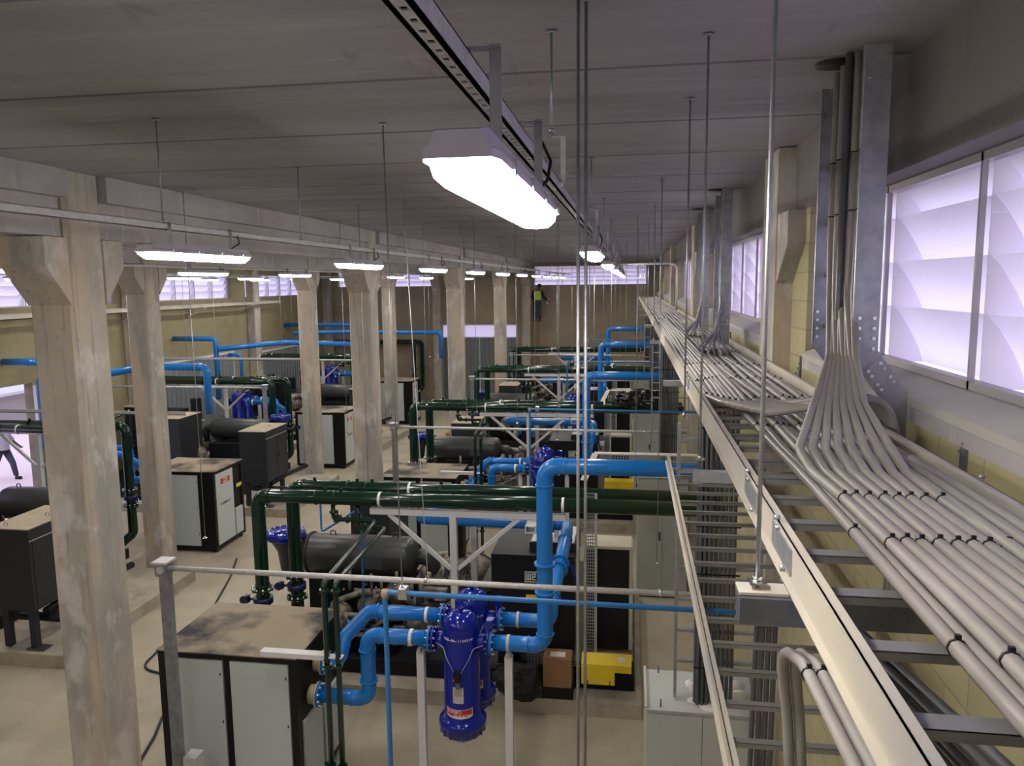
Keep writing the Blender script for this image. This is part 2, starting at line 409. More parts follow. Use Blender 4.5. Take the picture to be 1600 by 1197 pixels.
for i, (a, b, z1) in enumerate([(17.45, 19.9, 3.2), (22.9, 27.4, 3.2), (29.6, 33.2, 3.0)]):
    d = thing('door_%d' % (i+2), (XL, (a+b)/2, 0)); d['kind'] = 'structure'; d['label'] = ['corrugated sliding door beside the open doorway, left wall', 'corrugated metal door in the middle of the left wall', 'corrugated metal door at the far end of the left wall'][i]
    m = MB(); corrugated(m, 'y', XL+.04, a, b, 0, z1, 1, .26); m.build('door_leaf', 'door_metal', d)
    m = MB().box(XL, XL+.09, a-.05, b+.05, z1, z1+.07); m.box(XL, XL+.07, a-.05, a, 0, z1); m.box(XL, XL+.07, b, b+.05, 0, z1); m.build('door_track', 'white_steel', d)
# outside seen through the left doorway
m = MB().box(-60, XL-.3, -10, 60, -.12, -.02); struct('floor_outside', m, 'pavement')

# ------------------------------------------------------------------ columns, beams
def column(x0, x1, y0, y1, label, corb=True, group='concrete columns'):
    t = thing('concrete_column', ((x0+x1)/2, (y0+y1)/2, 0), label, 'column', group)
    c = .03; pts = [(x0+c, y0), (x1-c, y0), (x1, y0+c), (x1, y1-c), (x1-c, y1), (x0+c, y1), (x0, y1-c), (x0, y0+c)]
    MB().prism(pts, 0, ZC, 'z').build('shaft', 'column', t)
    if corb:
        z = 6.17; e = .27
        m = MB(); m.prism([(y0, 5.60), (y0-e, 5.93), (y0-e, z), (y0, z)], x0, x1, 'x'); m.build('corbel', 'column', t)
        if y1 < 36.5:
            m = MB(); m.prism([(y1, 5.60), (y1, z), (y1+e, z), (y1+e, 5.93)], x0, x1, 'x'); m.build('corbel', 'column', t)
    return t
R1 = [5.95+BAY*k for k in range(5)]
for k, y in enumerate(R1):
    column(-5.13, -4.71, y, y+.45, 'concrete column with corbels, %s in the row left of the foreground machines' % ['nearest', 'second', 'third', 'fourth', 'farthest'][k])
R2 = [13.42+BAY*k for k in range(4)]
for k, y in enumerate(R2):
    column(-9.5, -9.08, y, y+.47, 'concrete column in the second row beyond the aisle, %s from the camera' % ['first', 'second', 'third', 'last'][k])
for k, y in enumerate(LC):
    column(XL, XL+.35, y-.05, y+.42, 'concrete wall column against the left wall, %s from the camera' % ['first', 'second', 'third', 'last'][k], False)
for k, y in enumerate(RC[1:]):
    t = thing('concrete_column', (1.2, y+.3, 0), 'concrete column against the right windowed wall, %s beyond the camera' % ords[k], 'column', 'concrete columns')
    MB().box(1.08, XW+.15, y, y+.58, 0, ZC-.01).build('shaft', 'column', t)
    MB().prism([(y, 5.72), (y-.38, 6.0), (y-.38, 6.235), (y, 6.235)], 1.09, XW+.15, 'x').build('corbel', 'column', t)
def beam(x0, x1, a, b, label):
    t = thing('concrete_beam', ((x0+x1)/2, (a+b)/2, 6.18), label, 'beam', 'concrete beams on the corbels')
    MB().box(x0-.06, x1+.06, a, b, 6.50, ZC-.002).build('top_flange', 'beam', t)
    MB().box(x0+.04, x1-.04, a, b, 6.18, 6.50).build('web', 'beam', t)
ys = [(-9.9, R1[0]-.02)]+[(R1[k]+.47, R1[k+1]-.02) for k in range(4)]
for k, (a, b) in enumerate(ys): beam(-5.13, -4.71, a, b, 'grey concrete beam over the nearer column row, %s span from the camera' % ords[k])
ys = [(1.0, R2[0]-.02)]+[(R2[k]+.49, R2[k+1]-.02) for k in range(3)]
for k, (a, b) in enumerate(ys): beam(-9.5, -9.08, a, b, 'grey concrete beam over the farther column row, %s span from the camera' % ords[k])

# ================================================================== LAMPS
def lamp(x, y, z, label, group, L=1.29, hw=.068, zr=None):
    """weatherproof batten: lens bottom at z, near end at y; zr = underside of the rail it hangs from"""
    t = thing('batten_lamp', (x, y+L/2, z), label, 'lamp', group)
    m = MB(); w = hw
    pts = [(-w*1.12, z+.042), (w*1.12, z+.042), (w*1.12, z+.056), (w*.92, z+.062), (w*.76, z+.094), (-w*.76, z+.094), (-w*.92, z+.062), (-w*1.12, z+.056)]
    def ring_(sc, yy): return [(x+p*sc, yy, q) for p, q in pts]
    vs = []; 
    secs = [(y+.0, .0), (y+.035, .03), (y+L-.035, .03), (y+L, .0)]
    n = len(pts)
    vs = []
    for yy, k in secs:
        for i, (p, q) in enumerate(pts):
            dz = 0
            if k == 0 and i in (3, 4, 5, 6): q = z+.085 if i in (4, 5) else q
            if k == 0: p *= .86
            vs.append((x+p, yy, q))
    fs = [(i*n+j, i*n+(j+1) % n, (i+1)*n+(j+1) % n, (i+1)*n+j) for i in range(3) for j in range(n)]+[tuple(range(n)), tuple(range(3*n, 4*n))]
    m.quads(vs, fs); m.build('housing', 'housing', t)
    m = MB()
    lp = [(-w, z+.042), (-w*.93, z+.02), (-w*.6, z+.003), (0, z), (w*.6, z+.003), (w*.93, z+.02), (w, z+.042)]
    n = len(lp); vs = []
    for yy, k in ((y+.02, .9), (y+.06, 1), (y+L-.06, 1), (y+L-.02, .9)):
        vs += [(x+p*k, yy, q if k == 1 else z+.042-(z+.042-q)*(.55)) for p, q in lp]
    fs = [(i*n+j, i*n+j+1, (i+1)*n+j+1, (i+1)*n+j) for i in range(3) for j in range(n-1)]+[tuple(range(n)), tuple(range(3*n, 4*n))]+[(i*n, (i+1)*n, (i+1)*n+n-1, i*n+n-1) for i in range(3)]
    m.quads(vs, fs, True); m.build('lens', 'lens', t)
    for s in (-1, 1):
        for k in range(4):
            yy = y+.16+k*(L-.32)/3
            MB().box(x+s*w*1.08, x+s*w*1.22, yy-.008, yy+.008, z+.030, z+.062).build('clip', 'chrome', t)
    if zr:
        for yy in (y+.22, y+L-.22):
            b = MB(); b.box(x+w*.25, x+w*.25+.022, yy-.002, yy+.002, z+.088, zr+.05); b.box(x-.05, x+w*.25+.022, yy-.012, yy+.012, zr+.0415, zr+.0445); b.box(x+w*.25-.03, x+w*.25+.022, yy-.012, yy+.012, z+.088, z+.094)
            b.build('hanger', 'galv', t)
        MB().tube([(x+w*.4, y+L*.9, zr+.01), (x+w*.9, y+L*.86, zr-.05), (x+w*.8, y+L*.83, z+.12), (x+w*.4, y+L*.8, z+.09)], .005, 6, .03).build('cable', 'black_plastic', t)
    return t
def perforated_rail(x, y0, y1, z, label, slots=True, w=.041, h=.041):
    t = thing('support_rail', (x, (y0+y1)/2, z), label, 'rail')
    m = MB(); hw = w/2
    m.box(x-hw, x-hw+.002, y0, y1, z, z+h); m.box(x+hw-.002, x+hw, y0, y1, z, z+h)
    m.box(x-hw, x-hw+.010, y0, y1, z, z+.002); m.box(x+hw-.010, x+hw, y0, y1, z, z+.002)
    # perforated bottom web as two strips and bridges
    if slots:
        m.box(x-hw, x-.006, y0, y1, z, z+.003); m.box(x+.006, x+hw, y0, y1, z, z+.003)
        y = 0.0
        m.box(x-.007, x+.007, y0, 0, z, z+.003)
        while y < min(y1, 9): m.box(x-.006, x+.006, y, y+.034, z, z+.003); y += .05
        m.box(x-.007, x+.007, y, y1, z, z+.003)
    else: m.box(x-hw, x+hw, y0, y1, z, z+.003)
    m.box(x-hw, x+hw, y0, y1, z+h-.003, z+h)
    m.build('channel', 'galv_light', t)
    if slots: MB().box(x-hw+.003, x+hw-.003, y0, y1, z+.012, z+.014).build('slot_shade_strip', 'black_plastic', t)  # black strip behind the slots, paints the shade inside the channel
    return t
def rod(x, y, z0, z1, label, group=None, r=.005, x2=None, y2=None, foot=True, m='galv'):
    t = thing('threaded_rod', (x if x2 is None else x2, y if y2 is None else y2, z0), label, 'rod', group)
    b = (x if x2 is None else x2, y if y2 is None else y2, z0)
    MB().cyl(b, (x, y, z1), r, 8).build('shank', m, t)
    if foot:
        MB().box(b[0]-.02, b[0]+.02, b[1]-.02, b[1]+.02, z0+.012, z0+.016).ring((b[0], b[1], z0+.022), (0,0,1), r*2.2, .012, 6).build('washer_and_nut', 'chrome', t)
    MB().ring((x, y, z1-.008), (0,0,1), .022, .008, 12).build('ceiling_anchor', 'galv', t)
    return t
# centre row
perforated_rail(-.315, -8, 36.8, 6.13, 'perforated galvanised rail carrying the centre row of lamps')
CY = [1.0+3.9*k for k in range(9)]
for k, y in enumerate(CY):
    lamp(-.272, y+.22, 5.905, 'white batten lamp in the centre row, %s from the camera' % ['largest and nearest', 'second', 'third', 'fourth', 'fifth', 'sixth', 'seventh', 'eighth', 'last'][k], 'batten lamps', L=1.10, hw=.058, zr=6.13)
for k, y in enumerate([3.15, 6.3, 9.3, 12.4, 15.5, 18.6, 21.7, 25, 29]):
    t = rod(-.315, y, 6.33, ZC, 'thin rod from ceiling to the centre lamp rail, %s from the camera' % ords[k], 'ceiling rods')
    MB().bar((-.315, y, 6.325), (-.27, y, 6.325), .02, .004).bar((-.27, y, 6.327), (-.27, y, 6.15), .02, .003, (0,1,0)).bar((-.27, y, 6.15), (-.29, y, 6.13), .02, .003, (0,1,0)).build('bracket', 'galv_light', t)
for y in (-2.9, -6.8): lamp(-.272, y+.22, 5.905, 'white batten lamp of the centre row behind the camera, %s' % ('nearer' if y > -4 else 'farther'), 'batten lamps', L=1.10, hw=.058, zr=6.13)
for x, lab in ((-2.78, 'near'), (-6.6, 'middle'), (-10.6, 'far left')):
    for j, y in enumerate((1.0, -2.4, -5.8)):
        lamp(x, y, 5.91, 'white batten lamp beside or behind the camera, %s row, %s' % (lab, ['first', 'second', 'third'][j]), 'batten lamps', zr=6.03)
# left rows
perforated_rail(-2.78, -8, 36.5, 6.09, 'thin grey rail carrying the lamp row over the foreground machines', False, .045, .04)
for k, y in enumerate([4.05+3.05*k for k in range(10)]):
    lamp(-2.78, y+.08, 5.91, 'white batten lamp in the row left of centre, %s along' % ords[k], 'batten lamps', L=1.16, zr=6.09)
for k, y in enumerate([4.3, 6.26, 9.32, 12.5, 16.2, 19.5, 23, 27]):
    rod(-2.76, y, 6.12, ZC, 'thin rod from ceiling to the rail left of centre, %s along' % ords[k], 'ceiling rods')
perforated_rail(-6.6, -8, 36.5, 6.02, 'thin grey rail carrying lamps over the aisle between the column rows', False, .05, .03)
for k, y in enumerate([7.3+3.35*k for k in range(8)]):
    lamp(-6.6, y, 5.91, 'white batten lamp over the aisle between the column rows, %s along' % ords[k], 'batten lamps', zr=6.03)
perforated_rail(-10.6, -8, 36.5, 6.02, 'thin grey rail carrying lamps over the left bay', False, .05, .03)
for k, y in enumerate([9.4, 12.9, 16.6, 19.9, 23.2, 26.5, 30]):
    lamp(-10.6, y, 5.91, 'white batten lamp over the left bay machines, %s along' % ords[k], 'batten lamps', zr=6.03)
perforated_rail(-12.9, 10, 36.5, 6.02, 'thin grey rail carrying the outermost lamps by the left wall', False, .05, .03)
for k, y in enumerate([14.4, 18.0, 21.5, 25, 28.5]):
    lamp(-12.9, y, 5.91, 'white batten lamp nearest the left windows, %s along' % ords[k], 'batten lamps', zr=6.03)

# ================================================================== MAIN CABLE TRAY (right)
TZ = 5.05; TX0, TX1 = .385, 1.075
def ladder_tray(name, x0, x1, y0, y1, z, pitch, label, h=.10, rungw=.045, m1='tray_dusty', m2='rung', splice=()):
    t = thing(name, ((x0+x1)/2, (y0+y1)/2, z), label, 'cable tray')
    for s, x in ((1, x0), (-1, x1)):
        b = MB(); b.box(x, x+s*.003, y0, y1, z-.02, z-.02+h); b.box(x, x+s*.022, y0, y1, z-.02+h-.003, z-.02+h); b.box(x-s*.016, x, y0, y1, z-.02, z-.017)
        r = b.build('side_rail', m1, t)
        for ys in splice:
            if s == -1 or True:
                MB().box(x-s*.004, x, ys-.12, ys+.12, z, z+h-.035).bolts((x-s*.004, ys, z+.03), (1,0,0), .055, 2, .007, .008, 0).bolts((x-s*.004, ys, z+.03), (1,0,0), .085, 2, .007, .008, 0).build('splice_plate', 'galv', r)
    y = y0+.1; k = 0; far = MB()
    while y < y1:
        if k < 60:
            b = MB(); w = rungw/2
            b.box(x0+.003, x1-.003, y-w, y+w, z-.002, z+.001); b.box(x0+.003, x1-.003, y-w, y-w+.002, z-.02, z); b.box(x0+.003, x1-.003, y+w-.002, y+w, z-.02, z)
            b.build('rung', m2, t)
        else: far.box(x0+.003, x1-.003, y-rungw/2, y+rungw/2, z-.02, z+.001)
        y += pitch; k += 1
    if far.v: tag(far.build('rung', m2, t), kind='stuff')
    return t
ladder_tray('cable_ladder_tray', TX0, TX1, .35, 34.5, TZ, .26, 'long dusty cable ladder tray full of grey cables along the right windows', splice=(1.95, 2.45, 5.2))
ladder_tray('cable_ladder_tray', .34, .98, 2.0, 6.95, 4.15, .25, 'shorter empty cable ladder hung below the big tray', h=.07, rungw=.03)
# tray brackets to wall and hangers
for k, y in enumerate([2.95, 5.7, 9.6, 13.3, 17.2, 21, 25, 29, 33]):
    t = thing('wall_bracket', (XW, y, TZ-.07), 'grey channel bracket under the big cable tray, %s from the camera' % ords[k], 'bracket', 'tray wall brackets')
    MB().box(TX0-.14, XW, y-.02, y+.02, TZ-.064, TZ-.022).build('arm', 'galv', t)
    MB().box(XW-.012, XW-.001, y-.022, y+.022, TZ-.24, TZ+.16).bolts((XW-.014, y, TZ+.09), (1,0,0), .025, 2, .006, .008, PI/2).build('wall_plate', 'galv_dark', t)
t = thing('wall_bracket', (XW, 1.76, TZ-.07), 'grey channel bracket end sticking out left of the big tray, with plate on top', 'bracket')
MB().box(TX0-.13, XW, 1.74, 1.80, TZ-.085, TZ-.022).build('arm', 'galv_dark', t)
MB().box(TX0-.13, TX0-.02, 1.755, 1.82, TZ-.0205, TZ-.014).build('top_plate', 'tray_dusty', t)
for k, (x, y, zb) in enumerate([(.30, 3.3, 4.98), (.31, 4.4, 4.98), (.30, 7.9, 4.98), (.31, 10.3, 4.98), (.30, 13.4, 4.98), (.31, 17.2, 4.98), (.31, 21, 4.98), (.31, 25, 4.98), (.31, 29, 4.98), (.31, 33, 4.98)]):
    rod(x, y, zb, ZC, 'thin rod from ceiling to left edge of the big cable tray, %s from the camera' % ords[k], 'ceiling rods')
rod(.300, 1.79, TZ-.014, ZC, 'long bright rod from ceiling to the plate left of the big tray', r=.0052)
rod(.294, 7.67, 2.88, ZC, 'very long thin rod ending at the foreground conduit rail', r=.004)
for k, (x, l) in enumerate([(-.190, 'left rod of the thick pair hanging in front of the camera'), (-.163, 'right rod of the thick pair hanging in front of the camera')]):
    t = thing('hanging_rod', (x, 2.85, 3.3), l, 'rod', 'thick pair of rods')
    MB().cyl((x, 2.85+k*.02, 3.3), (x, 2.85+k*.02, ZC), .0062, 10).build('shank', 'galv', t)
    MB().ring((x, 2.85+k*.02, 3.75), (0,0,1), .010, .02, 8).build('coupling', 'chrome', t)

# cables -------------------------------------------------------------------
def cable(path, label, r=.0165, ties=(), m='cable', group='grey cables', bend=.12, n=8, seg=5):
    """path in world points; ties = indices along y where a black tie wraps the cable"""
    t = thing('power_cable', path[0], label, 'cable', group)
    MB().tube(path, r, n, bend, seg=seg).build('sheath', m, t)
    for p, d in ties:
        MB().ring(p, d, r+.002, .006, 8).box(p[0]-.004, p[0]+.006, p[1]-.004, p[1]+.004, p[2]+r, p[2]+r+.009).build('cable_tie', 'black_plastic', t)
    return t
for i in range(2):
    cable([(.43-.03*i, .5, 4.93), (.425-.03*i, 1.2, 4.91), (.42-.03*i, 1.7, 4.9), (.41-.03*i, 1.9, 4.84), (.45-.03*i, 1.98, 4.6), (.5-.03*i, 2.0, 3.9)], 'grey cable slung outside the left edge of the big tray, %s' % ['inner', 'outer'][i], r=.014, bend=.3, ties=[((.425-.03*i, 1.25, 4.91), (0, 1, 0)), ((.42-.03*i, 1.65, 4.9), (0, 1, 0))], group='cables outside the tray edge')
def wav(x, y, i, a=.006): return x+a*math.sin(y*1.3+i*1.7)+a*.6*math.sin(y*3.1+i)
ties_y = [1.45, 2.05, 2.75, 3.6, 4.5, 5.4, 6.3, 7.4]
tie_far = [9, 10.5, 12, 14, 16, 18.5, 21]
NF = 13
place_words = ['leftmost', 'second from left', 'third from left', 'fourth from left', 'fifth from left', 'sixth from left', 'seventh from left', 'eighth from left', 'ninth from left', 'tenth from left', 'eleventh from left', 'twelfth from left', 'thirteenth from left', 'fourteenth from left', 'fifteenth from left']
zc = TZ+.018
# A: long cables staying in the tray the whole way
XS = [.60+.0345*i for i in range(13)]
for i, x in enumerate(XS):
    pts = []; y = .35
    while y < 34:
        f = min(1, max(0, (y-3.6)/2.2)); f = f*f*(3-2*f)
        xx = x*(1-f)+(.50+.043*i)*f          # spread out once the others have left
        if i < 7 and y < 3.3: xx -= .0
        hump = .022 if 2.9 < y < 3.9 and i > 5 else 0
        pts.append((wav(xx, y, i, .004 if y < 3 else .007), y, zc+hump+(.006*math.sin(i*2.1+y*.7))+.002*(i % 3)))
        y += .22 if y < 9 else .8
    tl = []
    for ty in ties_y+tie_far[:5]:
        if (i+int(ty*10)) % 2 == 0 or ty > 3.5:
            j = min(range(len(pts)), key=lambda q: abs(pts[q][1]-ty-.03*math.sin(i)))
            tl.append((pts[j], (0, 1, 0)))
    cable(pts, 'light grey cable lying in the big tray the whole way, %s' % place_words[i], ties=tl)
# B: upper layer that sweeps up into the vertical ladder by the nearest window
for i in range(8):
    x = .625+.043*i
    pts = []; y = .35
    while y < 2.45:
        pts.append((wav(x+.018*math.sin((y+i*.3)*1.1), y, i+3, .003), y, zc+.034+.002*(i % 2))); y += .2
    pts += [(x-.01, 2.66, zc+.036), (x-.015+.02*(i/7), 2.86, zc+.07), (.72+.026*i, 3.13, zc+.20), (.86+.010*i, 3.36+.02*(7-i), 5.42), (.955+.016*(i % 2), 3.58+.05*(7-i), 5.68), (.962+.016*(i % 2), 3.58+.058*(7-i), 5.95), (.962+.016*(i % 2), 3.58+.058*(7-i), ZC-.01)]
    tl = []
    for ty in (1.35, 1.95, 2.5):
        j = min(range(len(pts)), key=lambda q: abs(pts[q][1]-ty)+(pts[q][2] > 5.2)*9); tl.append((pts[j], (0, 1, 0)))
    tl.append((pts[-1][:2]+(6.05,), (0,0,1))); tl.append((pts[-1][:2]+(6.3,), (0,0,1)))
    cable(pts, 'grey cable sweeping from the tray up the nearest vertical ladder, %s' % place_words[i], ties=tl, bend=.16, seg=7, group='cables rising by the nearest window')
# C: cables from the far side crossing over to the wall and dropping down behind
for i in range(8):
    x = .43+.026*i; yc = 4.15-.045*i
    pts = []; y = 11.5+.3*i
    while y > yc+.45: pts.append((wav(x, y, i+9, .006), y, zc+.034+.002*i)); y -= .4
    pts += [(x, yc+.25, zc+.036), (x+.05, yc-.02, zc+.04), (x+.25, yc-.22, zc+.07+.006*i), (.93, 3.62-.03*i, zc+.14+.012*(i % 4)), (1.08, 3.50-.012*i, zc+.13+.014*(i % 4)), (1.125+.008*(i % 3), 3.44-.012*i, zc-.04), (1.125+.008*(i % 3), 3.44-.02*i, zc-.7)]
    tl = [((x, yc+.25, zc+.036), (0, 1, 0)), ((x, 5.0+.03*i, zc+.038), (0, 1, 0)), ((x, 6.0, zc+.038), (0, 1, 0)), ((.93, 3.62-.03*i, zc+.14+.012*(i % 4)), (1, -.3, 0))]
    cable(pts, 'grey cable crossing the tray toward the wall and dropping behind it, %s' % place_words[i], ties=tl, bend=.14, seg=7, group='cables crossing the tray')
# D: right hand bottom: pair curving out of the tray at the frame edge
for i in range(3):
    cable([(.93+.04*i, 2.9, zc+.036), (.92+.045*i, 2.2, zc+.04), (.90+.05*i, 1.75, zc+.045), (1.02+.05*i, 1.55, zc+.06), (1.3, 1.50-.05*i, zc+.05)], 'thick grey cable bending out of the tray toward the wall, %s' % ['farthest of three', 'middle of three', 'nearest of three'][i], r=.017, bend=.2, seg=8, ties=[((.93+.04*i, 1.68, zc+.05), (1, -.7, 0))], group='cables bending to the wall')
# E: dark cables hanging below the tray between the two ladders
for i in range(4):
    cable([(.70+.04*i, .6, 4.86), (.62+.04*i, 1.5, 4.80), (.56+.03*i, 2.4, 4.72), (.60+.03*i, 3.4, 4.4), (.66+.03*i, 3.9, 4.1), (.68+.035*i, 4.1, 3.2), (.68+.035*i, 4.15, 2.6)], 'dark cable slung under the big tray, %s of four' % ords[i], r=.014, m='cable_dark', bend=.5, group='dark cables under the tray')

# vertical cable ladders up to the ceiling ------------------------------------
def up_ladder(y0, y1, label, kink=True, x=.995):
    t = thing('vertical_cable_ladder', (x, (y0+y1)/2, 4.9), label, 'cable ladder', 'vertical cable ladders')
    for k, y in enumerate((y0, y1)):
        s = 1 if k else -1
        P = [(x, y, ZC-.03), (x, y, 5.43), (x+.13, y, 5.25), (x+.13, y, 4.75)] if kink else [(x, y, ZC-.03), (x, y, 5.02)]
        def outline(off):
            out = []
            for q in range(len(P)):
                d0 = (Vector(P[q])-Vector(P[q-1])).normalized() if q else None
                d1 = (Vector(P[q+1])-Vector(P[q])).normalized() if q < len(P)-1 else None
                n0 = Vector((-d0.z, 0, d0.x)) if d0 else None; n1 = Vector((-d1.z, 0, d1.x)) if d1 else None
                n = (n0+n1).normalized() if (d0 and d1) else (n0 or n1); k2 = 1/n.dot(n0 or n1)
                p = Vector(P[q])+n*off*k2; out.append((p.x, p.z))
            return out
        A = outline(.0525); B_ = outline(-.0525); nq = len(A)
        vs = [(px_, yy, pz_) for yy in (y-.0015, y+.0015) for pts in (A, B_) for px_, pz_ in pts]
        b = MB().quads(vs, [(i, i+1, nq+i+1, nq+i) for i in range(nq-1)]+[(2*nq+i, 3*nq+i, 3*nq+i+1, 2*nq+i+1) for i in range(nq-1)])
        r = b.build('side_rail', 'galv', t)
        b = MB()
        for pts in (A, B_):
            vs = [(px_, yy, pz_) for yy in (y+.0015*(-s), y-s*.018) for px_, pz_ in pts]
            b.quads(vs, [(i, i+1, nq+i+1, nq+i) for i in range(nq-1)])
        b.build('flange', 'galv', r)
        bo = MB(); fy = y-.003
        if kink:
            for (cz, hh, cx, nb) in ((5.52, .085, x, 4), (6.62, .07, x, 2), (4.93, .12, x+.13, 4)):
                so = MB().box(cx-.044, cx+.044, fy-.002, fy+.001, cz-hh, cz+hh).build('splice_plate', 'galv', r)
                for q in range(nb):
                    zz = cz-hh+.02+(2*hh-.04)*q/(nb-1)
                    for u in (-.03, .03): bo.cyl((cx+u, fy-.002, zz), (cx+u, fy-.012, zz), .008, 8)
            a = Vector((x, fy, 5.43)); c = Vector((x+.13, fy, 5.25)); d = (c-a).normalized(); n = Vector((-d.z, 0, d.x))
            if True:
                MB().bar(a+d*.05, c-d*.05, .003, .088, (n.x, 0, n.z)).build('splice_plate', 'galv', r)
                for f in (.3, .42, .62, .74):
                    for u in (-.03, .03):
                        p = a.lerp(c, f)+n*u; bo.cyl(p, p-Vector((0, .011, 0)), .008, 8)
        else:
            for cz in (6.62, 5.35):
                so = MB().box(x-.044, x+.044, fy-.002, fy+.001, cz-.08, cz+.08).build('splice_plate', 'galv', r)
                for q in range(4):
                    for u in (-.03, .03): bo.cyl((x+u, fy-.002, cz-.06+.04*q), (x+u, fy-.012, cz-.06+.04*q), .008, 6)
        tag(bo.build('bolt', 'chrome', r), kind='stuff')
    z = 6.55
    while z > 5.5:
        MB().bar((x+.02, y0, z), (x+.02, y1, z), .04, .02).build('rung', 'galv_dark', t); z -= .26
    MB().lathe((x-.07, (y0+y1)/2, ZC-.004), [(.10, 0), (.10, -.006), (.0, -.006)], 24).build('sleeve_hole', 'black_plastic', t)
    return t
up_ladder(3.47, 4.22, 'nearest vertical cable ladder, cranked toward the wall below the window')
up_ladder(8.45, 9.1, 'second vertical cable ladder, before the second louvred window', False)
up_ladder(10.7, 11.35, 'third vertical cable ladder along the right wall', False)
for j, (yy, xl) in enumerate(((8.75, 'second'), (11.0, 'third'))):
    for i in range(6):
        y2 = yy-.20+.06*i; xx = .975+.014*(i % 2)
        cable([(.60+.05*i, yy-1.5-.06*i, zc+.036), (.68+.045*i, yy-1.0, zc+.04), (.86+.012*i, yy-.62+.03*i, zc+.16), (.95+.004*i, y2-.16, zc+.42), (xx, y2, zc+.66), (xx, y2, ZC-.01)], 'grey cable rising from the tray at the %s vertical ladder, %s' % (xl, place_words[i]), bend=.25, r=.013, n=6, group='cables rising at the far ladders', m='cable_dark' if i % 2 else 'cable')
cable([(.93, 3.66, ZC-.01), (.93, 3.66, 5.6), (.93, 3.6, 5.4), (.97, 3.55, 5.25), (1.08, 3.6, 5.0)], 'dark cable down the left side of the nearest vertical ladder', r=.018, m='cable_dark', bend=.1, group=None)
# square duct pipe near the back of the right wall
t = thing('conduit_pipe', (1.05, 16.9, 5.1), 'bright conduit bending down the right wall beyond the third ladder', 'pipe')
MB().tube([(-.6, 17.6, 6.14), (1.02, 17.6, 6.14), (1.02, 17.6, 5.1)], .025, 10, .14).build('tube', 'galv_light', t)
# left wall cable tray
ladder_tray('cable_ladder_tray', -14.95, -14.45, 8, 30.5, 5.05, .6, 'pale cable tray running under the left wall windows', h=.10)
for k, y in enumerate([10, 14.2, 17.8, 21, 24.6, 28]):
    t = thing('wall_bracket', (-14.7, y, 4.9), 'small bracket under the left wall cable tray, %s along' % ords[k], 'bracket', 'left tray brackets')
    MB().box(-15.09, -14.42, y-.025, y+.025, 4.98, 5.025).bar((-15.08, y, 4.7), (-14.5, y, 4.98), .03, .03).build('arm', 'galv_light', t)
# cross conduits and slanted wires
rod(-1.508, 4.695, 3.70, ZC, 'rod down to the clamp on the thin blue pipe', r=.005, x2=-1.50, y2=4.78)
rod(-2.30, 7.743, 2.98, ZC, 'slanting wire from ceiling to the middle of the foreground conduit rail', r=.0045, x2=-1.88, y2=6.80, foot=False, m='galv_light')
for k, (x, y, zb) in enumerate([(-4.766+.15, 7.58, 2.98), (-3.34, 9.32, 3.2), (-4.4, 11.41, 3.4), (-1.579, 10.69, 3.75), (-2.34, 11.55, 3.75), (-3.403, 12.54, 3.7), (-1.146, 12.5, 3.7), (-1.24, 13.2, 3.0), (-1.92, 15.6, 3.0), (-3.5, 16.18, 3.0), (.1, 11.72, 3.0), (.15, 15.3, 3.0)]):
    rod(x, y, zb, ZC, 'thin ceiling rod over the right bay machines, %s from the camera' % ords[k], 'ceiling rods', r=.004)
for k, (x, y, zb) in enumerate([(-.62, 13.5, 3.1), (-.42, 17.5, 3.95), (-.95, 18.3, 3.95), (-.1, 19.5, 3.0), (-.75, 22.0, 4.0), (-.3, 24.5, 3.4), (-1.6, 21.5, 3.1), (-.55, 28.5, 3.6)]):
    rod(x, y, zb, ZC, 'thin ceiling rod near the blue headers in the right bay, %s from the camera' % ords[k], 'ceiling rods', r=.0045)
for k, (x, y, zb) in enumerate([(-10.2, 13.0, 3.0), (-11.4, 14.9, 3.0), (-12.0, 17.6, 3.5), (-10.9, 19.0, 3.0), (-13.0, 21.0, 3.6), (-11.6, 24.4, 3.2), (-12.4, 27, 3.6), (-6.9, 26, 3.2)]):
    rod(x, y, zb, ZC, 'thin ceiling rod over the left bay machines, %s from the camera' % ords[k], 'ceiling rods', r=.005)

# ================================================================== MACHINES
# Everything is built once for the foreground bay (right side) and copied bay by bay.
WR = ['in the foreground bay', 'in the second right bay', 'in the third right bay', 'in the farthest right bay']
WL = ['in the nearest left bay', 'in the second left bay', 'in the third left bay', 'in the farthest left bay']
protos = []          # (object, label stem, bays on the right, bays on the left, (xsum, ysum))
def reg(o, stem, right=(1, 2, 3), left=(), rot=(-15.3, 23.8)):
    o['label'] = stem+' '+WR[0]; protos.append((o, stem, right, left, rot)); return o
def flange(mb, c, d, r, t=.022, k=8):
    mb.ring(c, d, r, t, 20)
def pipe(t, path, r, m, bend, n=18, name='pipe_run'):
    return MB().tube(path, r, n, bend, seg=7).build(name, m, t)
def collar(t, c, d, r, w, m, name='flange', nb=0, lab=None):
    mb = MB().ring(c, d, r, w, 20); o = mb.build(name, m, t)
    if nb:
        b = MB().bolts(c, d, r-.014, nb+2, .0125, w/2+.022); tag(b.build('bolt', 'chrome', o), kind='stuff')
    return o
def clamp(t, c, d, r, m='galv_light'):
    return MB().ring(c, d, r+.006, .035, 20).build('strap', m, t)

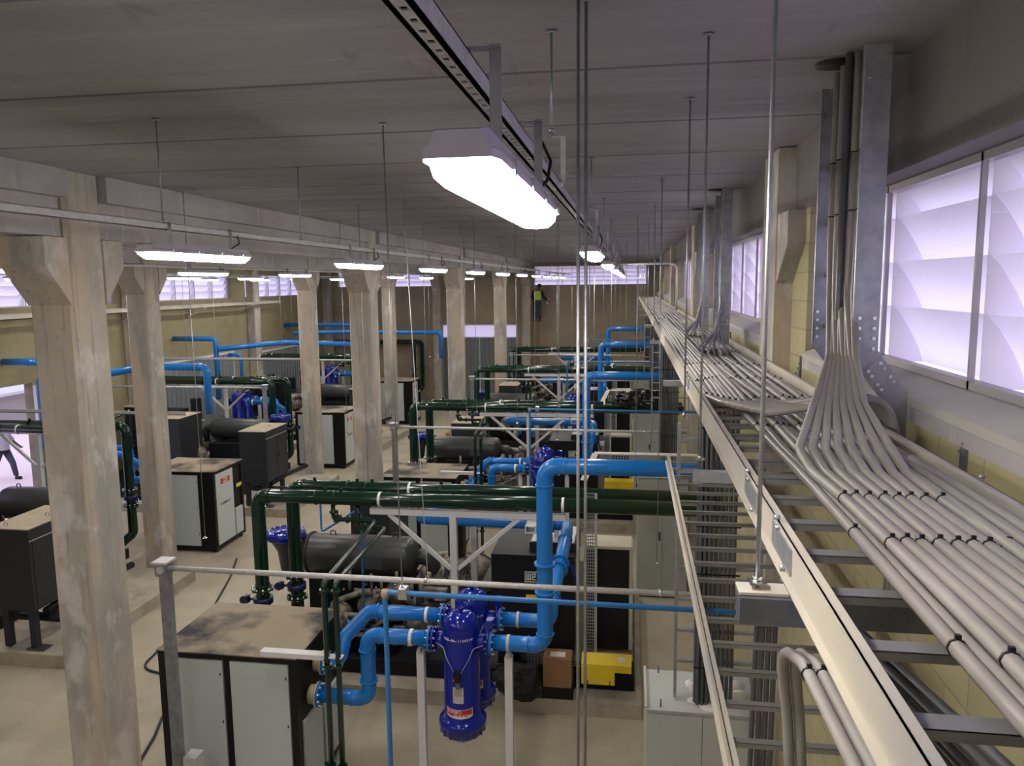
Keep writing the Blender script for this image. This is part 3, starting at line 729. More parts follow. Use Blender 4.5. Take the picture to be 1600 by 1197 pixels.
# --- dryer cabinet -------------------------------------------------------------
def cabinet(panels=((.09, .755), (.845, 1.51)), mull=True, logo=False):
    x0, x1, y0, y1, zt = -5.10, -3.50, 7.30, 8.56, 1.80
    t = thing('dryer_cabinet', ((x0+x1)/2, (y0+y1)/2, 0), 'x', 'cabinet', 'dryer cabinets')
    m = MB(); m.box(x0+.03, x1-.03, y0+.03, y1-.03, .12, zt-.03)
    m.build('body', 'machine_dark', t)
    f = MB(); w = .07
    for x in (x0, x1-w):
        for y in (y0, y1-w): f.box(x, x+w, y, y+w, .08, zt-.012)
    for z in (.08, zt-.07):
        f.box(x0+w, x1-w, y0, y0+w, z, z+.058); f.box(x0+w, x1-w, y1-w, y1, z, z+.058); f.box(x0, x0+w, y0+w, y1-w, z, z+.058); f.box(x1-w, x1, y0+w, y1-w, z, z+.058)
    if mull: f.box(x0+.77, x0+.83, y0, y0+w, .138, zt-.07)
    else: f.box(x1-.36, x1-w, y0, y0+w, .138, zt-.07)
    f.build('frame', 'black_frame', t)
    MB().box(x0-.012, x1+.012, y0-.012, y1+.012, zt-.012, zt).build('top_panel', 'dusty_top', t)
    for a, b in [(x0+a_, x0+b_) for a_, b_ in panels]:
        p = MB().box(a, b, y0-.006, y0+.03, .15, zt-.085).build('door_panel', 'panel', t)
        for q in (.4, 1.0, 1.55): MB().box(b-.03, b-.018, y0-.012, y0-.006, q, q+.03).build('latch', 'black_plastic', p)
    if logo:
        p = MB().box(x1-.03, x1+.006, y0+.09, y0+.80, .15, zt-.085).build('side_panel', 'panel', t)
        b = MB().box(x1+.006, x1+.009, y0+.28, y0+.66, 1.46, 1.58).build('badge', 'red', p)
        text(t, 'TURBO\nENERGY', (x1+.0095, y0+.47, 1.52), .062, 'white', rx=PI/2, rz=PI/2, name='badge_lettering')
        text(t, 'D-250W-CT', (x1+.008, y0+.45, 1.02), .085, 'ink', rx=PI/2, rz=PI/2, name='model_lettering')
        MB().box(x1-.03, x1+.004, y1-.40, y1-.09, .15, .75).build('side_panel', 'panel', t)
        MB().box(x1, x1+.008, y1-.32, y1-.10, 1.22, 1.30).build('warning_sticker', 'yellow_green', t)
    else:
        MB().box(x1-.03, x1+.006, y0+.16, y0+.62, .15, .98).build('side_panel', 'panel', t); MB().box(x1-.03, x1+.006, y0+.70, y1-.10, .15, .98).build('side_panel', 'panel', t)
    MB().box(x0-.006, x0+.03, y0+.09, y1-.09, .15, zt-.085).build('side_panel', 'panel', t)
    m = MB()
    for x in (x0+.05, x1-.15):
        for y in (y0+.05, y1-.15): m.box(x, x+.1, y, y+.1, 0, .08)
    m.build('foot', 'black_frame', t)
    return t
cab = cabinet(); reg(cab, 'white panelled black framed dryer cabinet', (1,))
cab2 = cabinet(((.09, .43), (.54, 1.23)), False, True); cab2.location.x -= 5.30; cab2.location.y += BAY-.06
cab2['label'] = 'white panelled black framed dryer cabinet '+WL[0]
for k in (1, 2): place(cab2, dy=BAY*k, label='white panelled black framed dryer cabinet '+WL[k])

# --- filter vessels --------------------------------------------------------------
def vessel(x, y, name='filter_vessel'):
    t = thing(name, (x, y, .90), 'x', 'filter vessel', 'navy filter vessels')
    r = .195
    prof = [(0, 2.30), (.06, 2.297), (.11, 2.283), (.15, 2.255), (.18, 2.21), (r, 2.145), (r, 1.10), (r+.005, 1.09)]
    MB().lathe((x, y, 0), prof, 32).build('shell', 'navy', t)
    b = MB().lathe((x, y, 0), [(r, 1.15), (.245, 1.12), (.258, 1.10), (.258, 1.045), (.245, 1.04), (.245, .985), (.20, .93), (.12, .90), (0, .90)], 32).build('base_flange', 'navy', t)
    q = MB()
    for i in range(16):
        a = 2*PI*i/16; q.cyl((x+.236*math.cos(a), y+.236*math.sin(a), .965), (x+.236*math.cos(a), y+.236*math.sin(a), 1.125), .012, 8)
    tag(q.build('bolt', 'navy', b), kind='stuff')
    MB().lathe((x, y, 0), [(r+.002, 2.165), (r+.004, 2.155), (r+.002, 2.145)], 32).build('weld_seam', 'navy', t)
    MB().cyl((x, y, 2.29), (x, y, 2.345), .022, 10).ring((x, y, 2.335), (0,0,1), .034, .02, 6).build('top_plug', 'navy', t)
    for s in (-1, 1):
        n = MB().cyl((x+s*.15, y, 1.97), (x+s*.29, y, 1.97), .088, 18).build('nozzle', 'navy', t)
        collar(t, (x+s*.30, y, 1.97), (1,0,0), .135, .028, 'navy', 'nozzle_flange', 8)
    MB().cyl((x, y, .82), (x, y, .90), .02, 8).ring((x, y, .83), (0,0,1), .035, .03, 6).build('drain', 'navy', t)
    MB().box(x-.025, x+.025, y-r-.02, y-r+.01, 1.53, 1.60).build('gauge_bracket', 'galv_dark', t)
    g = MB().cyl((x, y-r-.075, 1.66), (x, y-r-.005, 1.66), .038, 16).box(x-.035, x+.035, y-r-.07, y-r-.0, 1.69, 1.73).build('gauge', 'black_plastic', t)
    MB().cyl((x-.03, y-r-.082, 1.66), (x-.03, y-r-.076, 1.66), .014, 8).build('gauge_mark', 'red', g)
    for s in (-1, 1):
        MB().tube([(x+s*.03, y-r-.02, 1.70), (x+s*.12, y-r+.0, 1.86), (x+s*.16, y-r+.04, 1.96), (x+s*.26, y-.10, 1.98)], .0035, 6, .05).build('sensing_tube', 'galv_light', t)
    # curved plates follow the shell
    def curved(a0, a1, z0, z1, off, m, name, sag=0):
        k = 8; vs = []
        for i in range(k+1):
            a = a0+(a1-a0)*i/k; f = (i/k-.5)*2; dz = -sag*(1-f*f)
            for z in (z0+dz, z1+dz*.6): vs.append((x+(r+off)*math.sin(a), y-(r+off)*math.cos(a), z))
        return MB().quads(vs, [(2*i, 2*i+2, 2*i+3, 2*i+1) for i in range(k)]).build(name, m, t)
    curved(-.30, .28, 1.36, 1.54, .004, 'galv_light', 'nameplate'); curved(-.22, .20, 1.44, 1.52, .006, 'dust', 'nameplate_print')
    curved(-.75, .78, 1.205, 1.30, .003, 'white', 'maker_badge', .02); curved(-.71, .74, 1.225, 1.296, .005, 'red', 'badge_field', .02)
    def curvetext(s, z, size, m, a0, step, bold=1):
        for i, ch in enumerate(s):
            if ch == ' ': continue
            a = a0+step*i
            text(t, ch, (x+(r+.0065)*math.sin(a), y-(r+.0065)*math.cos(a), z), size, m, PI/2, a, 'lettering', .0015)
    curvetext('TURBO', 1.262, .055, 'white', -.62, .165); curvetext('ENERGY', 1.212, .055, 'white', -.22, .165)
    curvetext('FSG-AA-1150F/V', 2.055, .040, 'white', -.80, .122)
    return t
v1 = reg(vessel(-1.75, 7.60), 'navy blue filter vessel nearer the camera of its pair', (1, 2), (0, 1, 2), (-14.45, 23.8))
v2 = reg(vessel(-1.75, 8.18), 'navy blue filter vessel behind its twin', (1, 2), (0, 1, 2), (-14.45, 23.8))
# stand plate under the front pair
t = thing('steel_stand', (-2.1, 9.0, 0), 'x', 'stand', 'white pipe supports'); MB().box(-2.26, -1.98, 8.93, 9.13, 0, .014).bolts((-2.12, 9.03, .014), (0,0,1), .11, 4, .01, .012, PI/4).build('foot_plate', 'white_steel', t); MB().box(-2.16, -2.08, 8.99, 9.07, .014, .5).build('stub_post', 'white_steel', t)
reg(t, 'white steel foot plate on the floor behind the filter vessels', ())

# --- light blue pipework ------------------------------------------------------------
def blue_pipes():
    out = []
    R = .083
    # header from the wall, vertical drop, into the front vessel
    t = thing('air_pipe', (-.85, 7.6, 1.97), 'x', 'pipe', 'blue air pipes')
    pipe(t, [(1.19, 7.6, 3.90), (-.85, 7.6, 3.90), (-.85, 7.6, 1.97), (-1.42, 7.6, 1.97)], R, 'blue_pipe', .14)
    for z in (3.70, 2.55, 2.10): collar(t, (-.85, 7.6, z), (0,0,1), R+.012 if z != 2.55 else R+.022, .014 if z != 2.55 else .03, 'blue_pipe', 'joint_ring')
    collar(t, (-.85, 7.6, 2.86), (0,0,1), R+.028, .03, 'blue_pipe', 'joint_ring')
    collar(t, (-.64, 7.6, 3.9), (1,0,0), R+.008, .012, 'blue_pipe', 'joint_ring')
    collar(t, (-1.03, 7.6, 1.97), (1,0,0), R+.010, .012, 'blue_pipe', 'joint_ring')
    collar(t, (-1.42, 7.6, 1.97), (1,0,0), .135, .026, 'blue_pipe', 'flange', 8)
    clamp(t, (-1.24, 7.6, 1.97), (1,0,0), R)
    out.append(reg(t, 'large light blue pipe dropping to the front filter vessel', (1, 2, 3)))
    # second drop, behind
    t = thing('air_pipe', (-.85, 8.18, 1.97), 'x', 'pipe', 'blue air pipes')
    pipe(t, [(-2.55, 11.0, 2.44), (-2.98, 10.15, 2.48), (-.82, 10.1, 2.48), (-.80, 9.75, 2.47), (-.85, 8.22, 2.16), (-.85, 8.18, 1.97), (-1.42, 8.18, 1.97)], R*.97, 'blue_pipe', .13)
    a = Vector((-.80, 9.75, 2.47)); b = Vector((-.85, 8.22, 2.16)); d = b-a
    for f in (.1, .45, .55, .92): collar(t, a.lerp(b, f), d, R+.03 if f in (.45, .55) else R+.012, .02, 'blue_pipe', 'joint_ring')
    collar(t, (-1.0, 10.1, 2.48), (1,0,0), R+.03, .025, 'blue_pipe', 'joint_ring'); collar(t, (-1.42, 8.18, 1.97), (1,0,0), .135, .026, 'blue_pipe', 'flange', 8)
    clamp(t, (-1.22, 8.18, 1.97), (1,0,0), R)
    p = a.lerp(b, .5); MB().cyl(p, p+Vector((.16, 0, .0)), .016, 8).bar(p+Vector((.15, 0, .02)), p+Vector((.22, -.06, -.22)), .03, .014).build('valve_lever', 'navy', t)
    out.append(reg(t, 'light blue pipe sloping down behind the tall blue drop', (1, 2, 3)))
    # valves between
    for y, lab in ((7.6, 'front'), (8.18, 'rear')):
        t = thing('butterfly_valve', (-1.435, y, 1.97), 'x', 'valve', 'navy butterfly valves')
        MB().ring((-1.40-.055+.02+.004, y, 1.97), (1,0,0), .125, .001, 18).cyl((-1.437, y, 1.97), (-1.4335, y, 1.97), .1, 18).cyl((-1.4350, y, 2.08), (-1.4350, y, 2.19), .022, 10).build('body', 'navy', t)
        MB().box(-1.47, -1.40, y-.05, y+.05, 2.19, 2.23).cyl((-1.435, y-.11, 2.21), (-1.435, y+.02, 2.21), .012, 8).ring((-1.435, y-.115, 2.21), (0,1,0), .05, .012, 14).build('gear_and_handwheel', 'navy', t)
        reg(t, 'navy handwheel valve on the %s blue pipe' % lab, (1, 2))
    # vessel to cabinet
    t = thing('air_pipe', (-2.8, 7.6, 1.28), 'x', 'pipe', 'blue air pipes')
    pipe(t, [(-2.085, 7.6, 1.97), (-2.80, 7.6, 1.97), (-2.80, 7.61, 1.22), (-3.375, 7.62, 1.22)], R, 'blue_pipe', .125)
    collar(t, (-2.80, 7.6, 1.80), (0,0,1), R+.014, .014, 'blue_pipe', 'joint_ring'); collar(t, (-2.80, 7.61, 1.44), (0,0,1), R+.02, .02, 'blue_pipe', 'joint_ring'); collar(t, (-2.66, 7.6, 1.97), (1,0,0), R+.008, .012, 'blue_pipe', 'joint_ring'); collar(t, (-3.0, 7.61, 1.22), (1,0,0), R+.008, .012, 'blue_pipe', 'joint_ring')
    collar(t, (-3.374, 7.62, 1.22), (1,0,0), .135, .026, 'blue_pipe', 'flange', 8); collar(t, (-2.095, 7.6, 1.97), (1,0,0), .135, .026, 'blue_pipe', 'flange', 8); clamp(t, (-2.30, 7.6, 1.97), (1,0,0), R, 'white')
    MB().cyl((-3.49, 7.62, 1.22), (-3.40, 7.62, 1.22), .105, 20).ring((-3.40, 7.62, 1.22), (1,0,0), .14, .02).build('cream_port', 'cream', t)
    out.append(reg(t, 'light blue pipe stepping down from front vessel to cabinet', (1, 2), (0, 1, 2), (-14.45, 23.8)))
    t = thing('air_pipe', (-3.1, 8.18, 1.5), 'x', 'pipe', 'blue air pipes')
    pipe(t, [(-2.085, 8.18, 1.97), (-2.98, 8.18, 1.97), (-3.20, 7.98, 1.74), (-3.22, 7.82, 1.52), (-3.375, 7.80, 1.51)], R*.97, 'blue_pipe', .11)
    collar(t, (-2.86, 8.18, 1.97), (1,0,0), R+.02, .016, 'blue_pipe', 'joint_ring'); collar(t, (-3.14, 8.09, 1.82), (.24,.13,.23), R+.016, .014, 'blue_pipe', 'joint_ring')
    collar(t, (-3.374, 7.80, 1.51), (1,0,0), .135, .026, 'blue_pipe', 'flange', 8); collar(t, (-2.095, 8.18, 1.97), (1,0,0), .135, .026, 'blue_pipe', 'flange', 8); clamp(t, (-2.28, 8.18, 1.97), (1,0,0), R, 'white')
    MB().cyl((-3.49, 7.80, 1.51), (-3.40, 7.80, 1.51), .105, 20).ring((-3.40, 7.80, 1.51), (1,0,0), .14, .02).build('cream_port', 'cream', t)
    out.append(reg(t, 'light blue slanting pipe from rear vessel to cabinet', (1, 2), (0, 1, 2), (-14.45, 23.8)))
blue_pipes()
for x, lab in ((-2.20, 'left'), (-1.24, 'right')):
    t = thing('pipe_post', (x, 7.6, 0), 'x', 'post', 'white pipe supports')
    MB().box(x-.04, x+.04, 7.56, 7.64, .012, 1.83).build('post', 'white_steel', t)
    MB().box(x-.10, x+.10, 7.50, 7.70, 0, .012).build('foot_plate', 'white_steel', t)
    MB().prism([(7.53, 1.83), (7.67, 1.83), (7.69, 1.885), (7.6, 1.88), (7.51, 1.885)], x-.02, x+.02, 'x').build('saddle', 'galv_light', t)
    reg(t, 'white square post %s of the filter vessels' % lab, (1, 2), (0, 1, 2), (-14.45, 23.8))

# --- green cooling water pipes ----------------------------------------------------------
def green(y, xe, lab, xend, right, left):
    t = thing('water_pipe', (xe, y, .3), 'x', 'pipe', 'dark green water pipes'); r = .094
    pipe(t, [(xend, y, 2.90), (xe, y, 2.90), (xe, y, .62), (xe+.3, y+.3, .32)], r, 'green_pipe', .15)
    for x in (xe+.18, xe+.85, xe+1.12, xe+2.2): collar(t, (x, y, 2.9), (1,0,0), r+.012, .014, 'green_pipe', 'joint_ring')
    for z in (2.72, 1.62): collar(t, (xe, y, z), (0,0,1), r+.013, .014, 'green_pipe', 'joint_ring')
    for x in (xe+.35, xe+.98, xe+1.2, xe+2.2): MB().box(x-.02, x+.02, y-.012, y+.012, 2.99, 3.03).build('lug', 'green_pipe', t)
    for x in (xe+1.75, xe+4.2): clamp(t, (x, y, 2.9), (1,0,0), r, 'white')
    for z in (1.56, 1.24): collar(t, (xe, y, z), (0,0,1), .15, .026, 'green_pipe', 'flange', 8)
    return reg(t, 'dark green water pipe with elbow, %s of its pair,' % lab, right, left, (-15.3, 23.8))
green(9.6, -5.03, 'nearer', 1.19, (1, 2, 3), ()); green(10.12, -4.77, 'farther', 1.19, (1, 2, 3), ())
temp = [green(9.6, -5.03, 'farther', -.62, (), (0, 1, 2, 3)), green(10.12, -4.77, 'nearer', -.62, (), (0, 1, 2, 3))]
for x, y, lab in ((-5.03, 9.6, 'left'), (-4.77, 10.12, 'right')):
    t = thing('butterfly_valve', (x, y, 1.40), 'x', 'valve', 'valves on the green drops')
    MB().ring((x, y, 1.40), (0,0,1), .135, .09, 20).build('body', 'valve_navy', t)
    MB().cyl((x-.13, y, 1.40), (x-.22, y, 1.40), .018, 8).box(x-.27, x-.21, y-.035, y+.035, 1.35, 1.45).ring((x-.24, y-.10, 1.42), (0,1,0), .06, .014, 14).cyl((x-.24, y-.10, 1.42), (x-.24, y-.03, 1.42), .01, 8).build('gear_and_handwheel', 'valve_navy', t)
    reg(t, 'dark blue valve on the %s green drop pipe' % lab, (1, 2, 3), (0, 1, 2), (-15.3, 23.8))
def small_green():
    t = thing('drain_pipe_pair', (-3.0, 7.0, .4), 'x', 'pipe', 'thin dark green pipes')
    for i, (x, y, ex, xt) in enumerate([(-3.02, 7.02, -3.95, -3.95), (-2.90, 7.02, -3.30, -3.60)]):
        a = (xt, 9.6, 2.80)
        MB().tube([a, (xt, 9.6, 2.62), (xt+.18, 9.58, 2.60-.04*i), (-3.55+.25*i+.1, 9.55, 2.58-.1*i), (x, y+.08, 2.86-.03), (x, y, 2.80), (x, y, .35)] if False else [a, (xt, 9.6, 2.60-.1*i), (-3.38+.14*i, 9.6, 2.60-.1*i), (-3.36+.14*i, 9.5, 2.58-.08*i), (x, y, 2.78), (x, y, .35)], .030, 10, .05).build('pipe_run', 'green_pipe', t)
        for p, d in (((x, y, 2.70), (0,0,1)), ((x, y, 1.9), (0,0,1)), ((x, y, .8), (0,0,1)), ((xt, 9.6, 2.70), (0,0,1)), ((xt+.2, 9.6, 2.60-.1*i), (1,0,0))):
            MB().ring(p, d, .05, .03, 10).build('coupling', 'green_pipe', t)
        MB().box(xt+.02, xt+.10, 9.55, 9.65, 2.57-.1*i, 2.65-.1*i).cyl((xt+.06, 9.6, 2.65-.1*i), (xt+.06, 9.6, 2.73-.1*i), .012, 8).build('small_valve', 'green_pipe', t)
    return reg(t, 'thin dark green pipe pair slanting to the cabinet', (1, 2), (0, 1, 2), (-15.0, 23.8))
small_green()
t = thing('wall_shelf_bar', (-3.2, 7.25, 1.79), 'x', 'bracket'); m = MB().box(-3.74, -3.05, 7.0, 7.10, 2.00, 2.012); m.box(-3.74, -3.05, 7.0, 7.004, 1.96, 2.0); m.build('bar', 'white_steel', t); MB().box(-3.06, -2.86, 7.0, 7.08, 1.985, 1.999).build('bar_end', 'white_steel', t)
reg(t, 'small white bracket bar beside the cabinet top', (1,))

# --- white truss frames --------------------------------------------------------------------
def truss(y, lab):
    t = thing('pipe_support_frame', (-2.28, y, 0), 'x', 'support frame', 'white pipe support frames')
    MB().box(-3.42, -.80, y-.04, y+.04, 2.70, 2.78).build('top_beam', 'white_steel', t)
    MB().box(-2.33, -2.24, y-.045, y+.045, .02, 2.70).build('post', 'white_steel', t)
    MB().box(-2.42, -2.14, y-.14, y+.14, 0, .02).build('foot_plate', 'white_steel', t)
    for s in (-1, 1): MB().bar((-2.285+s*.05, y, 1.98), (-2.285+s*.88, y, 2.70), .05, .05).build('brace', 'white_steel', t)
    return reg(t, 'white T shaped steel frame %s,' % lab, (1, 2, 3), (0, 1, 2), (-14.6, 23.8))
truss(9.6, 'under the nearer green pipe')
t = thing('pipe_support_frame', (-1.9, 10.5, 0), 'x', 'support frame', 'white pipe support frames')
MB().box(-2.3, -.9, 10.46, 10.54, 2.42, 2.50).build('top_beam', 'white_steel', t); MB().box(-2.24, -2.16, 10.46, 10.54, .2, 2.42).build('post', 'white_steel', t); MB().box(-1.04, -.96, 10.46, 10.54, 1.0, 2.42).build('post', 'white_steel', t)
reg(t, 'second white steel pipe frame, lower and farther back,', (1, 2))
t = thing('pipe_clip_tube', (-1.22, 9.5, 2.62), 'x', 'bracket'); MB().box(-1.29, -1.15, 9.30, 9.55, 2.60, 2.612).box(-1.29, -1.15, 9.30, 9.55, 2.69, 2.7).box(-1.29, -1.275, 9.30, 9.55, 2.61, 2.70).box(-1.165, -1.15, 9.30, 9.55, 2.61, 2.70).build('square_tube', 'white_steel', t)
reg(t, 'open ended white square tube under the nearer green pipe', (1,))

# --- compressor package ----------------------------------------------------------------------
def compressor():
    t = thing('air_compressor', (-2.4, 11.4, .22), 'x', 'compressor', 'skid mounted air compressors')
    x0, x1, y0, y1 = -5.05, .10, 9.95, 13.45
    b = MB(); b.box(x0, x1, y0, y0+.12, .22, .42); b.box(x0, x1, y1-.12, y1, .22, .42); b.box(x0, x0+.12, y0+.12, y1-.12, .22, .42); b.box(x1-.12, x1, y0+.12, y1-.12, .22, .42); b.box(-2.6, -2.45, y0+.12, y1-.12, .22, .42); b.box(x0+.12, x1-.12, y0+.12, y1-.12, .28, .30)
    b.build('base_frame', 'machine_dark', t)
    # cooler tank with blue cap
    k = MB().lathe((-5.0, 10.9, 1.63), [(0, 0), (.2, .0), (.29, .06), (.30, .12), (.30, 1.70), (.27, 1.78), (.16, 1.84), (0, 1.86)], 28, (1,0,0)).build('cooler_tank', 'tank_grey', t)
    MB().ring((-4.86, 10.9, 1.63), (1,0,0), .325, .03, 28).build('tank_flange', 'tank_grey', k)
    MB().box(-3.90, -3.62, 10.592, 10.60, 1.52, 1.70).build('nameplate', 'galv_dark', k)
    for x in (-4.5, -3.5): MB().tube([(x-.04, 10.9, 1.91), (x-.04, 10.9, 1.99), (x+.04, 10.9, 1.99), (x+.04, 10.9, 1.91)], .010, 6, .03).build('lifting_eye', 'tank_grey', k)
    c = MB().lathe((-5.20, 10.75, 1.40), [(0, 0), (.10, .0), (.14, .3), (.25, .50), (.25, .52)], 24).build('inlet_cone', 'tank_grey', t)
    MB().lathe((-5.20, 10.75, 1.92), [(0, -.02), (.29, -.02), (.30, .0), (.30, .06), (.28, .10), (0, .105)], 28).build('blue_cap', 'navy', c)
    tag(MB().bolts((-5.20, 10.75, 2.01), (0,0,1), .25, 16, .010, .02).build('bolt', 'chrome', c), kind='stuff')
    # outlet elbow of the tank
    pipe(t, [(-3.2, 10.9, 1.63), (-2.92, 10.9, 1.63), (-2.92, 10.9, 1.25)], .115, 'tank_grey', .16, name='outlet_elbow')
    MB().box(-4.85, -3.35, 10.72, 11.5, .42, 1.30).build('lower_cooler_box', 'machine_dark', t)
    for x in (-4.7, -3.5): MB().box(x-.06, x+.06, 10.75, 11.1, 1.30, 1.38).build('saddle', 'machine_dark', t)
    # tall box behind the tank
    # compression stages: volute casings, elbows, bolts
    m = MB()
    for (x, y, z, r) in ((-2.75, 10.85, 1.15, .27), (-2.35, 11.3, 1.25, .33), (-3.1, 11.7, 1.0, .26), (-2.1, 10.6, 1.05, .2), (-3.35, 10.5, 1.22, .17), (-3.75, 10.45, 1.0, .20), (-3.05, 10.4, .85, .19), (-4.25, 10.45, .85, .18)):
        m.lathe((x, y-.18, z), [(0, 0), (r*.55, 0), (r*.62, .06), (r, .10), (r*1.02, .24), (r*.7, .32), (0, .34)], 20, (0, 1, 0)).ring((x, y-.02, z), (0,1,0), r*1.12, .04, 20)
    m.build('stage_casing', 'cast', t)
    m = MB()
    m.tube([(-2.75, 10.7, 1.3), (-2.75, 10.7, 1.5), (-2.5, 10.9, 1.5), (-2.4, 11.2, 1.3)], .08, 12, .12).tube([(-3.1, 11.6, 1.2), (-3.1, 11.4, 1.45), (-2.7, 11.4, 1.5), (-2.4, 11.4, 1.4)], .07, 12, .12).tube([(-2.1, 10.5, 1.1), (-2.1, 10.4, .7), (-2.7, 10.35, .6), (-3.2, 10.35, .7)], .06, 12, .12).tube([(-3.4, 10.3, .5), (-2.9, 10.3, .62), (-2.0, 10.3, .55), (-1.9, 10.3, .5)], .035, 8, .1)
    m.tube([(-4.3, 10.3, .7), (-4.3, 10.3, 1.1), (-3.9, 10.35, 1.25), (-3.4, 10.35, 1.3), (-3.1, 10.4, 1.1)], .045, 10, .1).tube([(-3.9, 10.25, .6), (-3.5, 10.25, .9), (-2.9, 10.3, .95), (-2.5, 10.3, 1.2)], .03, 8, .1).box(-2.9, -2.55, 10.2, 10.3, 1.28, 1.42).box(-3.3, -3.05, 10.2, 10.28, 1.0, 1.12)
    m.build('process_pipe', 'cast', t)
    rr = random.Random(7); m = MB()
    for i in range(70):
        x = rr.uniform(-4.2, -1.95); y = rr.uniform(10.15, 10.7); z = rr.uniform(.6, 1.42); d = rr.choice([(1,0,0), (0,1,0), (0,0,1)])
        l = rr.uniform(.1, .35); m.cyl((x, y, z), (x+d[0]*l, y+d[1]*l, z+d[2]*l), rr.uniform(.012, .035), 8)
    tag(m.build('small_fitting', 'chrome' if False else 'cast', t), kind='stuff')
    m = MB()
    for i in range(60):
        x = rr.uniform(-4.2, -1.95); y = rr.uniform(10.12, 10.6); z = rr.uniform(.6, 1.45)
        m.cyl((x, y, z), (x, y-.05, z), .014, 6)
    tag(m.build('bright_bolt', 'chrome', t), kind='stuff')
    # discharge bellows under the blue pipe
    MB().lathe((-2.47, 10.55, 0), [(.13, 1.36), (.13, 1.42), (.20, 1.43), (.20, 1.47), (.12, 1.48), (.12, 1.72), (.20, 1.73), (.20, 1.78), (.13, 1.79), (.13, 1.82)], 22).build('bellows', 'cast', t)
    tag(MB().bolts((-2.47, 10.55, 1.6), (0,0,1), .175, 10, .012, .17).build('tie_rod', 'galv_dark', t), kind='stuff')
    m = MB().box(-2.58, -2.36, 10.47, 10.69, 1.82, 2.45); m.build('flexible_duct', 'black_plastic', t)
    # motor enclosure with maker's plate
    e = MB().box(-1.86, -.72, 10.0, 11.35, .70, 2.06).build('motor_enclosure', 'machine_dark', t)
    MB().box(-1.36, -.72, 10.25, 11.0, 2.06, 2.16).build('terminal_box', 'machine_grey', e)
    MB().box(-1.34, -.74, 10.27, 10.98, 2.16, 2.17).build('terminal_lid', 'galv_light', e)
    MB().tube([(-1.12, 10.4, 2.17), (-1.12, 10.4, 2.22), (-1.06, 10.4, 2.22), (-1.06, 10.4, 2.17)], .008, 6, .02).build('lifting_eye', 'black_plastic', e)
    f = MB()
    for i in range(4): f.box(-2.02, -1.87, 10.15, 10.9, 1.25+.10*i, 1.30+.10*i)
    tag(f.build('cooling_fin', 'machine_grey', e), kind='stuff')
    fr = MB(); X0, X1, Z0, Z1 = -1.395, -1.145, 1.68, 1.83; Y = 9.994
    fr.box(X0, X1, Y, Y+.006, Z0, Z0+.01); fr.box(X0, X1, Y, Y+.006, Z1-.01, Z1); fr.box(X0, X0+.01, Y, Y+.006, Z0+.01, Z1-.01); fr.box(X1-.01, X1, Y, Y+.006, Z0+.01, Z1-.01)
    # square letters: w e g
    def seg(a, b, c, d): fr.box(a-.15, b-.15, Y, Y+.006, c+.12, d+.12)
    x = -1.222; w = .016
    seg(x, x+.014, 1.59, 1.685); seg(x+.026, x+.040, 1.59, 1.685); seg(x+.052, x+.066, 1.59, 1.685); seg(x+.014, x+.026, 1.59, 1.602); seg(x+.040, x+.052, 1.59, 1.602)
    x = -1.142; seg(x, x+.014, 1.59, 1.685); seg(x+.014, x+.05, 1.59, 1.602); seg(x+.014, x+.05, 1.673, 1.685); seg(x+.036, x+.05, 1.632, 1.673); seg(x+.014, x+.036, 1.630, 1.642)
    x = -1.076; seg(x, x+.014, 1.625, 1.685); seg(x+.014, x+.05, 1.673, 1.685); seg(x+.036, x+.05, 1.58, 1.673); seg(x+.014, x+.036, 1.625, 1.637); seg(x, x+.036, 1.58, 1.592)
    fr.build('maker_plate', 'white', e)
    MB().box(-1.38, -1.18, 9.995, 9.9995, 1.43, 1.50).build('warning_label', 'yellow', e)
    MB().box(-1.8, -1.6, 10.1, 11.2, .42, .70).box(-1.0, -.8, 10.1, 11.2, .42, .70).build('motor_foot', 'machine_dark', t)
    # starter panels near the wall
    for (a, b, yy, z1) in ((-.56, .02, 10.15, 2.15),):
        p = MB().box(a, b, yy, yy+.42, .72, z1).build('starter_panel', 'black_plastic', t)
        MB().box(a-.03, b+.03, yy-.03, yy+.44, z1, z1+.04).build('panel_roof', 'ecab_beige', p)
        MB().box(b, b+.05, yy-.02, yy+.43, .72, z1).build('panel_side', 'ecab_beige', p); MB().box(a-.05, b+.06, 9.99, 10.75, .62, .65).build('deck_plate', 'dust', t); MB().box(a, b, 10.4, 10.7, .42, .62).box(a, b, 10.3, 10.6, .651, .719).build('panel_base', 'machine_dark', t)
    MB().box(-.75, -.57, 10.3, 10.9, .42, 1.9).build('cream_side_panel', 'ecab_beige', t)
    return reg(t, 'skid mounted compressor with grey tank and black motor box', (1, 2, 3), (0, 1, 2), (-15.2, 23.8))
comp = compressor()
t = thing('intake_filter_box', (-4.4, 12.9, .3), 'x', 'filter box', 'intake filter boxes')
MB().box(-4.75, -4.05, 12.3, 13.4, .75, 2.0).build('body', 'machine_grey', t); MB().box(-4.76, -4.04, 12.29, 13.41, 2.0, 2.015).build('lid', 'dust', t)
MB().box(-4.65, -4.57, 12.4, 12.5, .30, .75).build('leg', 'machine_grey', t); MB().box(-4.2, -4.1, 13.2, 13.3, .30, .75).build('leg', 'machine_grey', t)
reg(t, 'dark grey box with dusty lid behind the grey tank', (1, 2))
t = thing('intake_filter_box', (-12.5, 19.4, .3), 'dark grey box with dusty lid between the second row columns, farther left', 'filter box', 'intake filter boxes')
